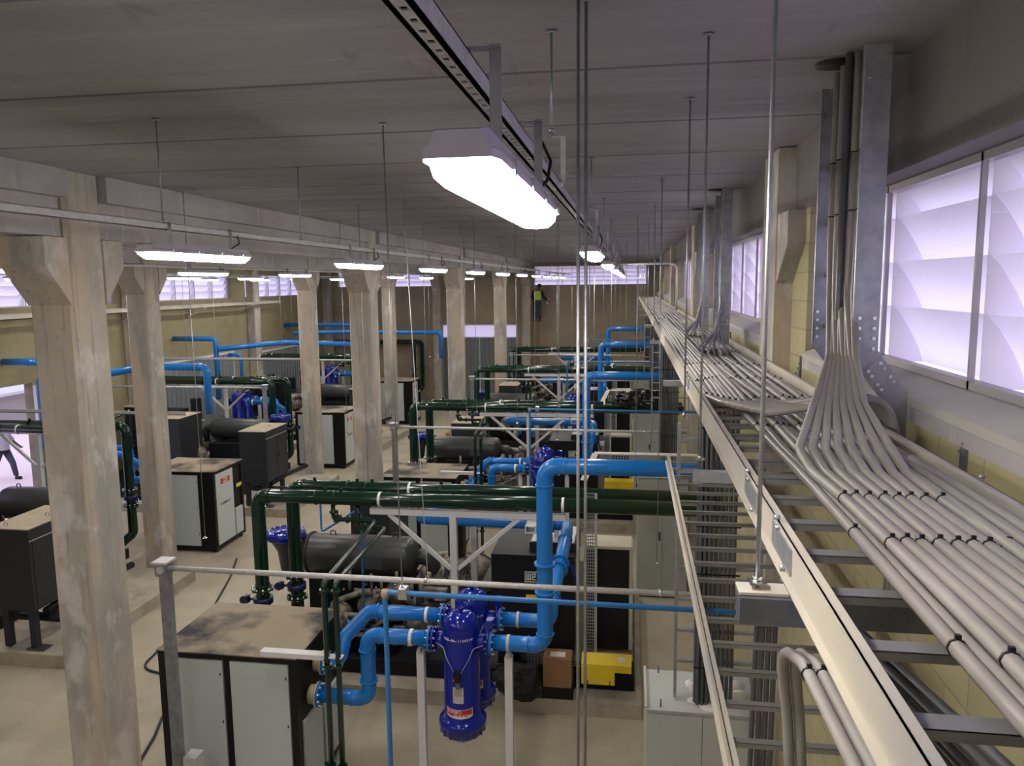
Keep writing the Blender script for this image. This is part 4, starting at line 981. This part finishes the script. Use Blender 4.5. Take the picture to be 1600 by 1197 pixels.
MB().box(-13.2, -12.0, 18.8, 19.9, .75, 2.2).build('body', 'machine_grey', t); MB().box(-13.21, -11.99, 18.79, 19.91, 2.2, 2.215).build('lid', 'dust', t); MB().box(-13.1, -13.0, 18.9, 19.0, .21, .75).build('leg', 'machine_grey', t); MB().box(-12.2, -12.1, 18.9, 19.0, .21, .75).build('leg', 'machine_grey', t)
t = thing('concrete_plinth', (-2.4, 11.7, 0), 'x', 'plinth', 'machine plinths'); MB().box(-5.2, .20, 9.62, 13.55, 0, .21).build('block', 'plinth', t)
reg(t, 'low concrete plinth under the compressor', (1, 2, 3), (), (-13.65, 23.6))
for k in range(3):
    t = thing('concrete_plinth', (-11.2, 12.1+BAY*k, 0), 'low concrete plinth under the compressor '+WL[k], 'plinth', 'machine plinths'); MB().box(-13.9, -8.42, 9.85+BAY*k, 13.40+BAY*k, 0, .21).build('block', 'plinth', t)
# cabinet plinth strips
t = thing('concrete_plinth', (-4.3, 7.9, 0), 'x', 'plinth'); MB().box(-5.2, -3.2, 7.2, 8.7, -.02, .045).build('block', 'plinth', t)
bpy.data.objects.remove(t.children[0]); bpy.data.objects.remove(t)
# filter box at the aisle end of the left compressors
def aisle_box():
    t = thing('intake_filter_box', (-9.25, 10.5, .22), 'dark grey intake filter box with dusty lid at the aisle, nearest', 'filter box', 'intake filter boxes')
    MB().box(-9.62, -8.92, 9.92, 11.12, .86, 2.14).build('body', 'machine_grey', t)
    MB().box(-9.63, -8.91, 9.91, 11.13, 2.14, 2.155).build('lid', 'dust', t)
    d = MB().box(-8.92, -8.912, 9.98, 10.50, .92, 1.95).build('door', 'machine_grey', t); MB().box(-8.912, -8.90, 10.42, 10.45, 1.40, 1.50).build('handle', 'black_plastic', d)
    d = MB().box(-8.92, -8.912, 10.54, 11.06, .92, 1.95).build('door', 'machine_grey', t); MB().box(-8.912, -8.90, 10.59, 10.62, 1.40, 1.50).build('handle', 'black_plastic', d)
    MB().box(-8.921, -8.911, 9.92, 11.12, 1.955, 1.965).build('trim_strip', 'galv_light', t)
    for x, y in ((-9.4, 10.05), (-9.15, 10.6)): MB().tube([(x-.03, y, 2.15), (x-.03, y, 2.21), (x+.03, y, 2.21), (x+.03, y, 2.15)], .007, 6, .025).build('lifting_eye', 'galv', t)
    for x in (-9.5, -9.05):
        MB().box(x-.05, x+.05, 9.98, 10.08, .235, .86).box(x-.05, x+.05, 10.95, 11.05, .235, .86).build('leg', 'machine_grey', t)
    MB().box(-9.15, -8.85, 9.93, 10.13, .22, .235).build('foot_plate', 'galv_dark', t)
    MB().cyl((-9.5, 10.3, .6), (-8.6, 10.3, .6), .07, 12).tube([(-8.98, 10.2, .75), (-8.98, 11.1, .78), (-8.9, 12.2, .75)], .06, 12, .1).build('pipe', 'machine_dark', t)
    return t
ab = aisle_box()
for k in (1, 2): place(ab, dy=BAY*k, label='dark grey intake filter box with dusty lid at the aisle, %s' % ['', 'second from the camera', 'third from the camera'][k])

# --- conduit rail with post ---------------------------------------------------------------------
t = thing('conduit_rail', (-4.6, 6.8, 0), 'x', 'rail', 'conduit rails on posts')
MB().tube([(-4.57, 6.8, 2.945), (1.18, 6.8, 2.935)], .027, 14).build('conduit', 'galv_light', t)
MB().box(-4.65, -4.55, 6.76, 6.84, .02, 2.88).build('post', 'galv', t)
c = MB().box(-4.67, -4.55, 6.73, 6.87, 2.88, 3.01).build('corner_box', 'galv', t); MB().box(-4.69, -4.53, 6.71, 6.89, 3.01, 3.03).build('box_lid', 'galv_light', c); MB().cyl((-4.61, 6.725, 2.945), (-4.61, 6.73, 2.945), .04, 14).build('round_plate', 'galv_light', c)
MB().box(-4.75, -4.45, 6.7, 6.9, 0, .02).build('foot_plate', 'galv', t)
for x in (-1.9, .294): MB().ring((x, 6.8, 2.94), (1,0,0), .033, .025, 12).build('pipe_clip', 'chrome', t)
MB().box(-4.50, -4.36, 6.72, 6.88, .02, .95).build('stub_channel', 'galv_light', t)
reg(t, 'galvanised conduit rail on a square post', (1, 2, 3), (0, 1), (-14.6, 26.6))
# thin light blue line
t = thing('thin_air_line', (-1.63, 4.8, 2.0), 'x', 'pipe', 'thin blue air lines')
MB().tube([(-1.63, 4.8, .02), (-1.63, 4.8, 3.675), (1.19, 4.8, 3.66)], .0175, 12, .03).build('pipe_run', 'blue_small', t)
MB().lathe((-1.63, 4.8, 3.66), [(0, -.03), (.026, -.02), (.03, 0), (.026, .03), (0, .035)], 12).build('elbow', 'dust', t)
MB().box(-1.53, -1.47, 4.77, 4.83, 3.64, 3.72).ring((-1.5, 4.8, 3.675), (1,0,0), .03, .02, 10).build('pipe_clip', 'chrome', t)
reg(t, 'thin light blue air line with upright leg', (1, 2, 3))
t = thing('thin_air_line', (-3.6, 10.2, .3), 'x', 'pipe', 'thin blue air lines')
MB().tube([(-4.45, 10.35, 2.75), (-4.45, 10.35, 2.15), (-3.85, 10.1, 2.55), (-3.75, 10.1, 2.55), (-3.75, 10.1, .3)], .016, 10, .03).build('pipe_run', 'blue_small', t)
reg(t, 'thin blue tube with a kink in front of the grey tank', ())

# --- electrical cabinets, drop ladders --------------------------------------------------------------
def ecab():
    x0, x1, y0, y1, z = .16, 1.065, 6.02, 6.70, 2.25
    t = thing('electrical_cabinet', ((x0+x1)/2, (y0+y1)/2, 0), 'x', 'electrical cabinet', 'grey electrical cabinets')
    MB().box(x0, x1, y0+.01, y1, .1, z).build('body', 'ecab', t); MB().box(x0+.02, x1-.02, y0+.03, y1-.02, 0, .1).build('plinth', 'machine_grey', t)
    for a, b in ((x0+.01, (x0+x1)/2-.003), ((x0+x1)/2+.003, x1-.01)):
        d = MB().box(a, b, y0-.008, y0+.01, .12, z-.03).build('door', 'ecab', t); MB().box(b-.06, b-.035, y0-.025, y0-.008, 1.1, 1.25).build('handle', 'black_plastic', d)
    MB().box(x0-.012, x0+.01, y0, y1, z, z+.03).box(x0, x1, y0-.012, y0+.01, z, z+.012).build('roof_rim', 'ecab', t)
    for x, y in ((x0+.12, y0+.06), (x0+.12, y1-.05)): MB().cyl((x, y, z), (x, y, z+.07), .007, 8).build('roof_bolt', 'galv_dark', t)
    m = MB()
    rr = random.Random(3)
    for i in range(30):
        x = rr.uniform(x0+.38, x1-.1); y = rr.uniform(y0+.1, y1-.12); r = rr.uniform(.03, .09)
        m.lathe((x, y, z-.005), [(r, 0), (r*.8, .015), (r*.3, .03), (0, .034)], 9)
    tag(m.build('plaster_rubble', 'plaster', t), kind='stuff')
    return reg(t, 'tall light grey electrical cabinet against the right wall', (1, 2, 3))
ecab()
def drop_ladder():
    t = thing('vertical_cable_ladder', (.7, 6.2, 2.27), 'x', 'cable ladder', 'drop ladders above the cabinets')
    for x in (.40, 1.05): MB().box(x-.0125, x+.0125, 6.19, 6.25, 2.28, 4.62).build('side_rail', 'galv', t)
    z = 2.6
    while z < 4.6: MB().box(.4125, 1.0375, 6.20, 6.235, z-.012, z+.012).build('rung', 'galv', t); z += .27
    return reg(t, 'galvanised drop ladder standing on the grey electrical cabinet', (1, 2, 3))
drop_ladder()
def bundle():
    t = thing('cable_bundle', (.72, 6.15, 2.28), 'x', 'cables', 'cable bundles on the drop ladders')
    for i in range(12):
        x = .56+.036*(i % 9)+(.018 if i >= 9 else 0); y = 6.165-.036*(i//9)
        MB().tube([(x, y, 2.27), (x, y, 3.4), (x, y, 4.75), (x, y-.15, 4.98), (x, y-.4, 5.03)], .016, 8, .12).build('cable', 'cable_dark' if i % 3 else 'galv_dark', t)
    for z in (2.6, 3.0, 3.4, 3.8, 4.2, 4.6): MB().box(.54, .89, 6.105, 6.109, z-.006, z+.006).build('cable_tie', 'black_plastic', t)
    return reg(t, 'dark vertical cable bundle above the grey electrical cabinet', (1, 2, 3))
bundle()
# perforated cable channel
def perf():
    t = thing('perforated_channel', (-.5, 10.6, .6), 'x', 'cable channel', 'perforated cable channels')
    def strip(p, q, w, name):
        """slotted plate from p to q (vertical or horizontal) as rungs and rails"""
        p = Vector(p); q = Vector(q); d = (q-p); L = d.length; d.normalize(); s = Vector((1,0,0)) if abs(d.x) < .5 else Vector((0,0,1)); m = MB()
        k = 4
        for i in range(k+1):
            o = s*(-w/2+w*i/k); m.bar(p+o, q+o, .010, .003, s.cross(d))
        n = int(L/.045)
        for i in range(n+1):
            c = p+d*(L*i/n); m.bar(c-s*w/2, c+s*w/2, .018, .003, s.cross(d))
        return m.build(name, 'galv', t)
    strip((-.50, 10.02, .62), (-.50, 10.02, 2.95), .12, 'perforated_web')
    MB().box(-.445, -.41, 10.0, 10.03, .62, 2.95).build('edge_lip', 'galv_light', t)
    strip((-.50, 10.4, 2.99), (-.50, 12.6, 2.99), .12, 'perforated_web') if False else None
    strip((-.55, 12.7, 2.80), (1.15, 12.7, 2.80), .14, 'perforated_web')
    MB().box(-.58, 1.15, 12.70, 12.86, 2.875, 2.89).build('edge_lip', 'ecab_beige', t)
    MB().bar((-.56, 12.75, 2.88), (-.66, 11.2, 2.82), .10, .012).build('edge_lip', 'ecab_beige', t)
    strip((-1.35, 9.92, .62), (-.56, 9.92, .62), .14, 'perforated_web')
    return reg(t, 'perforated galvanised cable channel beside the black starter panel', (1, 2))
perf()

# --- copies ---------------------------------------------------------------------------------
for (o, stem, right, left, rot) in protos:
    for k in right: place(o, dy=BAY*k, label=stem+' '+WR[k])
    for k in left: place(o, dy=BAY*k, rot=rot, label=stem+' '+WL[k])

def drop(o):
    for c in list(o.children): drop(c)
    bpy.data.objects.remove(o)
for o in temp: drop(o)
# ================================================================== LEFT BAY BLUE PIPES, LOOSE THINGS, PEOPLE
def lone_pipe(path, label, r=.083, rings=(), bend=.14):
    t = thing('air_pipe', path[0], label, 'pipe', 'blue air pipes in the left bay')
    pipe(t, path, r, 'blue_pipe', bend)
    for c, d in rings: collar(t, c, d, r+.012, .016, 'blue_pipe', 'joint_ring')
    return t
lone_pipe([(-12.3, 15.6, 3.70), (-11.0, 16.1, 3.93), (-9.5, 16.1, 3.93), (-9.5, 16.1, 2.85)], 'light blue pipe right of the second row column, bending down at its right end', rings=[((-9.7, 16.1, 3.93), (1,0,0))])
lone_pipe([(-15.05, 16.5, 3.98), (-14.15, 16.5, 3.98)], 'short light blue pipe stub at the far left edge of the picture')
lone_pipe([(-14.05, 16.5, 3.98), (-14.05, 16.5, 3.30), (-12.4, 15.4, 3.35)], 'light blue upright pipe at the left edge, turning right at its foot')
lone_pipe([(-13.4, 16.3, 3.62), (-13.95, 16.3, 3.62), (-13.95, 16.3, 1.9)], 'light blue drop pipe at the left edge, in front of the bright doorway', bend=.16)
lone_pipe([(-15.05, 23.6, 4.02), (-13.55, 23.6, 4.02), (-13.55, 23.6, 2.0)], 'light blue pipe from the left wall dropping between the second row columns', rings=[((-13.55, 23.6, 3.85), (0,0,1))])
lone_pipe([(-13.45, 23.5, 3.68), (-11.9, 25.2, 3.78), (-8.9, 25.4, 3.70)], 'long light blue pipe rising right from the middle left drop', rings=[((-12.6, 24.4, 3.73), (1.5, 1.7, .1))])
lone_pipe([(-13.3, 23.9, 3.45), (-12.95, 24.1, 3.45), (-12.95, 24.1, 2.3)], 'small light blue elbow beside the middle left drop', r=.06, bend=.12)
lone_pipe([(-15.05, 32.0, 4.02), (-11.6, 32.0, 4.02), (-11.6, 32.0, 2.6)], 'light blue pipe high up near the far end of the left wall')
lone_pipe([(-14.0, 30.5, 3.75), (-12.3, 31.5, 3.75), (-7.9, 31.6, 3.7), (-7.9, 31.6, 2.6)], 'light blue pipe behind the second aisle column, with a drop at right')
for k, (a, b, y, z) in enumerate([(-15.0, -9.2, 21.5, 3.55), (-15.0, -8.9, 14.3, 3.15)]):
    t = thing('perforated_channel', ((a+b)/2, y, z), 'flat pale cable channel crossing the left bay, %s' % ['farther', 'nearer'][k], 'cable channel')
    m = MB().box(a, b, y-.10, y+.10, z, z+.012).box(a, b, y-.10, y-.09, z, z+.07); m.build('tray', 'galv_light', t)
# loose things on the front plinth
t = thing('cardboard_box', (-.92, 9.68, .42), 'brown cardboard box with a white label on the skid under the blue pipe', 'box')
MB().box(-1.11, -.73, 9.64, 9.92, .37, .77).build('carton', 'cardboard', t); MB().box(-1.10, -.74, 9.64, 9.93, .77, .775).build('lid_flap', 'cardboard', t)
MB().box(-1.02, -.82, 9.70, 9.84, .776, .779).build('label_sheet', 'paper', t)
MB().box(-1.13, -.71, 9.625, 9.948, .215, .37).build('box_base', 'machine_dark', t)
t = thing('folder', (-.35, 9.65, .45), 'bright yellow folded plastic sheet with two dark clips on the skid edge', 'folder')
MB().box(-.60, -.16, 9.66, 9.665, .44, .72).box(-.16, .06, 9.66, 9.665, .62, .72).quads([(-.60, 9.66, .72), (.06, 9.66, .72), (.06, 9.80, .82), (-.60, 9.80, .82)], [(0, 1, 2, 3)]).build('sheet', 'yellow', t)
for x in (-.52, -.23): MB().box(x, x+.012, 9.652, 9.66, .44, .50).build('clip', 'black_plastic', t)
MB().quads([(-.12, 9.70, .752), (-.02, 9.70, .752), (-.02, 9.76, .796), (-.12, 9.76, .796)], [(0, 1, 2, 3)]).build('sticker', 'paper', t)
t = thing('folder', (-.35, 17.3, .45), 'yellow plastic folder on the skid of the second bay', 'folder')
MB().box(-.55, .1, 17.32, 17.325, 1.0, 1.2).quads([(-.55, 17.32, 1.2), (.1, 17.32, 1.2), (.1, 17.5, 1.24), (-.55, 17.5, 1.24)], [(0, 1, 2, 3)]).build('sheet', 'yellow', t)
# crumpled dark bag
bm = bmesh.new(); bmesh.ops.create_icosphere(bm, subdivisions=4, radius=.26)
rr = random.Random(5)
from mathutils import noise as NZ
for v in bm.verts:
    f = 1+.35*NZ.noise(v.co*6)+.2*NZ.noise(v.co*14); v.co = Vector((v.co.x*1.25*f, v.co.y*.7*f, max(-.24, v.co.z*.95*f)))
me = bpy.data.meshes.new('plastic_bag'); bm.to_mesh(me); bm.free(); me.materials.append(MATS['dark_cloth'])
o = bpy.data.objects.new('plastic_bag', me); col.objects.link(o); o.location = (-1.42, 9.62, .45); tag(o, 'crumpled black plastic bag on the plinth behind the right white post', 'bag')
bm = bmesh.new(); bmesh.ops.create_icosphere(bm, subdivisions=5, radius=.5)
for v in bm.verts:
    f = 1+.35*NZ.noise(v.co*2.5)+.22*NZ.noise(v.co*7)+.1*NZ.noise(v.co*15); v.co = Vector((v.co.x*1.1*f, v.co.y*.5*f, max(-.34, v.co.z*.48*f)))
me = bpy.data.meshes.new('tarpaulin'); bm.to_mesh(me); bm.free(); me.materials.append(MATS['sheet'])
for p in me.polygons: p.use_smooth = True
o = bpy.data.objects.new('tarpaulin', me); col.objects.link(o); o.location = (.30, 17.0, 3.15); tag(o, 'black crumpled plastic sheet draped over the second bay green pipes at right', 'tarpaulin')
# hose on the floor and conduit bar
t = thing('floor_cable', (-8.0, 11, 0), 'thin dark hose winding over the floor left of the front cabinet', 'cable')
MB().tube([(-4.95, 7.35, .02), (-5.2, 7.3, .018), (-5.75, 7.5, .018), (-6.0, 8.4, .018), (-6.2, 8.9, .018), (-6.0, 9.5, .018), (-6.5, 9.8, .018), (-7.3, 10.0, .018), (-7.4, 10.9, .018), (-7.3, 12.0, .018), (-7.8, 13.6, .018), (-8.2, 14.6, .018)], .018, 8, .35).build('hose', 'machine_grey', t)
t = thing('floor_bar', (-5.6, 9.3, 0), 'thin pale bar lying on the floor behind the front cabinet', 'bar')
MB().bar((-5.55, 8.65, .03), (-5.95, 9.95, .03), .06, .04).build('bar', 'white_steel', t)
t = thing('wooden_pallet', (-6.3, 28.6, 0), 'wooden pallet on the far aisle floor between the column rows', 'pallet')
for i in range(5): MB().box(-6.9+.25*i, -6.72+.25*i, 28.0, 29.1, .10, .125).build('board', 'wood', t)
for y in (28.0, 28.5, 29.0): MB().box(-6.9, -5.72, y, y+.09, 0, .10).build('bearer', 'wood', t)

# ladder and the man on it
t = thing('ladder', (-4.5, 37.1, 0), 'tall pale orange ladder standing against the back wall', 'ladder')
for x in (-4.655, -4.295): MB().bar((x, 36.7, 0), (x, 37.35, 4.6), .05, .03).build('stile', 'wood', t)
for i in range(15):
    z = .3+.29*i; y = 36.7+.65*z/4.6; MB().cyl((-4.64, y, z), (-4.31, y, z), .016, 8).build('rung', 'wood', t)
def person(name, loc, label, sk, edges, rad, mats, rz=0):
    """continuous body grown with the Skin modifier from a joint skeleton"""
    me = bpy.data.meshes.new(name); me.from_pydata(sk, edges, []); o = bpy.data.objects.new(name, me); col.objects.link(o)
    md = o.modifiers.new('skin', 'SKIN'); md.use_smooth_shade = True
    for i, r in enumerate(rad): me.skin_vertices[0].data[i].radius = (r, r) if not isinstance(r, tuple) else r
    me.skin_vertices[0].data[0].use_root = True
    o.modifiers.new('sub', 'SUBSURF').levels = 1; o.modifiers['sub'].render_levels = 2
    me.materials.append(MATS[mats]); o.location = loc; o.rotation_euler.z = rz
    return tag(o, label, 'person')
def child(o, mb, name, m):
    me = bpy.data.meshes.new(name); me.from_pydata([tuple(v) for v in mb.v], [], mb.f); me.polygons.foreach_set('use_smooth', mb.sm); me.materials.append(MATS[m])
    c = bpy.data.objects.new(name, me); col.objects.link(c); c.parent = o; return c
def fingers(sk, ed, rad, hand, d, side):
    """five fingers rooted in the palm"""
    h = Vector(sk[hand]); d = Vector(d).normalized(); s = Vector(side).normalized(); n = d.cross(s)
    for i, l in enumerate((.06, .075, .08, .075, .058)):
        o = s*(.036-.018*i) if i else s*.045-d*.03
        b = h+o+d*.03; sk.append(tuple(b)); ed.append((hand, len(sk)-1)); rad.append(.010)
        sk.append(tuple(b+d*l*.55+(s*.02 if i == 0 else n*.008))); ed.append((len(sk)-2, len(sk)-1)); rad.append(.009)
        sk.append(tuple(b+d*l*.9+(s*.03 if i == 0 else n*.03))); ed.append((len(sk)-2, len(sk)-1)); rad.append(.0075)
# worker seen from behind, looking right and down, right arm reaching to the wall
sk = [(0,0,.92), (0,.0,1.08), (0.01,.02,1.28), (.03,.03,1.44), (.06,.03,1.52), (.09,.02,1.62), (.10,.02,1.73),      # pelvis .. head
      (-.10,0,.86), (-.11,.04,.48), (-.10,-.02,.09), (-.10,.10,.05),                                             # left leg
      (.10,0,.86), (.11,.04,.48), (.10,-.02,.09), (.10,.10,.05),                                                 # right leg
      (-.18,.03,1.42), (-.24,.0,1.16), (-.20,.16,1.02), (-.17,.24,1.0),                                          # left arm
      (.21,.04,1.40), (.30,.06,1.16), (.44,.16,1.00), (.50,.20,.94)]                                             # right arm
ed = [(0,1),(1,2),(2,3),(3,4),(4,5),(5,6),(0,7),(7,8),(8,9),(9,10),(0,11),(11,12),(12,13),(13,14),(3,15),(15,16),(16,17),(17,18),(3,19),(19,20),(20,21),(21,22)]
rad = [(.13,.10),(.125,.095),(.15,.10),(.13,.085),.055,.085,.075, .09,.065,.045,.035, .09,.065,.045,.035, .06,.045,.035,.03, .06,.045,.035,.03]
fingers(sk, ed, rad, 18, (.3,.9,-.1), (1,-.2,0)); fingers(sk, ed, rad, 22, (.6,.6,-.4), (.5,-.6,.2))
P1 = person('person', (-4.41, 36.88, 3.905), 'person in a yellow green safety vest standing high on the ladder by the back wall', sk, ed, rad, 'skin')
m = MB().lathe((.0, .01, .98), [(.15, 0), (.165, .12), (.175, .28), (.185, .40), (.15, .47), (.07, .49)], 18); child(P1, m, 'safety_vest', 'vest')
m = MB().tube([(0, 0, 1.02), (0, 0, .86)], .16, 16)
for s in (-1, 1): m.tube([(s*.09, 0, .92), (s*.11, .04, .48), (s*.10, -.02, .10)], .1, 14, taper=[.115, .088, .075])
child(P1, m, 'trousers', 'trouser')
m = MB()
m.tube([(-.16, .03, 1.44), (-.24, .0, 1.16), (-.20, .15, 1.03)], .06, 12, taper=[.075, .058, .048]); m.tube([(.18, .04, 1.43), (.30, .06, 1.16), (.43, .155, 1.01)], .06, 12, taper=[.075, .058, .048])
child(P1, m, 'sleeves', 'dark_cloth')
m = MB().lathe((.10, .02, 1.66), [(.10, -.02), (.105, .03), (.09, .09), (.05, .125), (0, .135)], 18); child(P1, m, 'hair', 'dark_cloth')
m = MB()
for s in (-1, 1): m.tube([(s*.10, -.05, .05), (s*.10, .08, .04), (s*.10, .16, .03)], .05, 12, taper=[.05, .05, .035])
child(P1, m, 'boots', 'black_plastic')
t = thing('junction_box', (-4.0, YB-.03, 4.83), 'small white junction box on the back wall near the ladder', 'junction box')
MB().box(-4.06, -3.92, YB-.08, YB-.001, 4.72, 4.92).build('case', 'white', t); MB().box(-4.05, -3.93, YB-.086, YB-.08, 4.73, 4.91).build('cover', 'white', t)
# passer-by outside the open doorway
sk = [(0,0,.95), (0,0,1.1), (.02,0,1.3), (.04,0,1.45), (.05,0,1.53), (.07,0,1.62), (.08,0,1.73),
      (0,-.10,.88), (-.18,-.10,.50), (-.42,-.10,.18), (-.34,-.10,.06), (0,.10,.88), (.22,.10,.50), (.30,.10,.09), (.42,.10,.05),
      (.02,-.2,1.42), (-.10,-.25,1.16), (.02,-.28,.96), (.06,-.28,.90), (.02,.2,1.42), (.14,.25,1.16), (.32,.26,1.02), (.37,.26,.98)]
rad = [(.13,.11),(.12,.10),(.14,.11),(.12,.09),.055,.085,.075, .09,.065,.045,.035, .09,.065,.045,.035, .06,.045,.035,.03, .06,.045,.035,.03]
ed2 = [(0,1),(1,2),(2,3),(3,4),(4,5),(5,6),(0,7),(7,8),(8,9),(9,10),(0,11),(11,12),(12,13),(13,14),(3,15),(15,16),(16,17),(17,18),(3,19),(19,20),(20,21),(21,22)]
fingers(sk, ed2, rad, 18, (.2,0,-1), (0,.6,.1)); fingers(sk, ed2, rad, 22, (.8,0,-.5), (0,.6,.1))
P2 = person('person', (-18.75, 20.2, -.02), 'person in a pale shirt and dark trousers walking outside the open doorway', sk, ed2, rad, 'skin')
m = MB().tube([(0, 0, 1.02), (0, 0, .90)], .16, 16)
m.tube([(0, -.10, .92), (-.18, -.10, .50), (-.41, -.10, .20)], .1, 14, taper=[.115, .085, .07]); m.tube([(0, .10, .92), (.22, .10, .50), (.30, .10, .12)], .1, 14, taper=[.115, .085, .07])
child(P2, m, 'trousers', 'trouser')
m = MB().lathe((.01, 0, .93), [(.19, 0), (.18, .15), (.185, .35), (.18, .5), (.08, .56)], 18); m.tube([(.02, -.17, 1.44), (-.10, -.25, 1.16)], .07, 12); m.tube([(.02, .17, 1.44), (.14, .25, 1.16)], .07, 12)
child(P2, m, 'shirt', 'shirt')
child(P2, MB().lathe((.08, 0, 1.66), [(.10, -.02), (.105, .03), (.09, .09), (.05, .125), (0, .135)], 18), 'hair', 'dark_cloth')
m = MB().tube([(-.40, -.10, .10), (-.30, -.10, .05)], .05, 10).tube([(.28, .10, .05), (.46, .10, .04)], .05, 10); child(P2, m, 'shoes', 'black_plastic')
# neighbouring shed outside
t = thing('shed', (-27, 22, 0), 'low grey shed with white sloping roof across the yard outside the doorway', 'building')
MB().box(-30, -26, 8, 45, -.02, 1.35).build('wall', 'outer_wall', t); MB().prism([(-25.6, 1.30), (-30.4, 3.3), (-30.4, 3.42), (-25.6, 1.42)], 7.5, 45.5, 'y').build('roof', 'white_steel', t)
for y in (17.2, 21.5, 26): MB().box(-25.75, -25.65, y, y+.1, -.02, 1.34).build('post', 'white_steel', t)
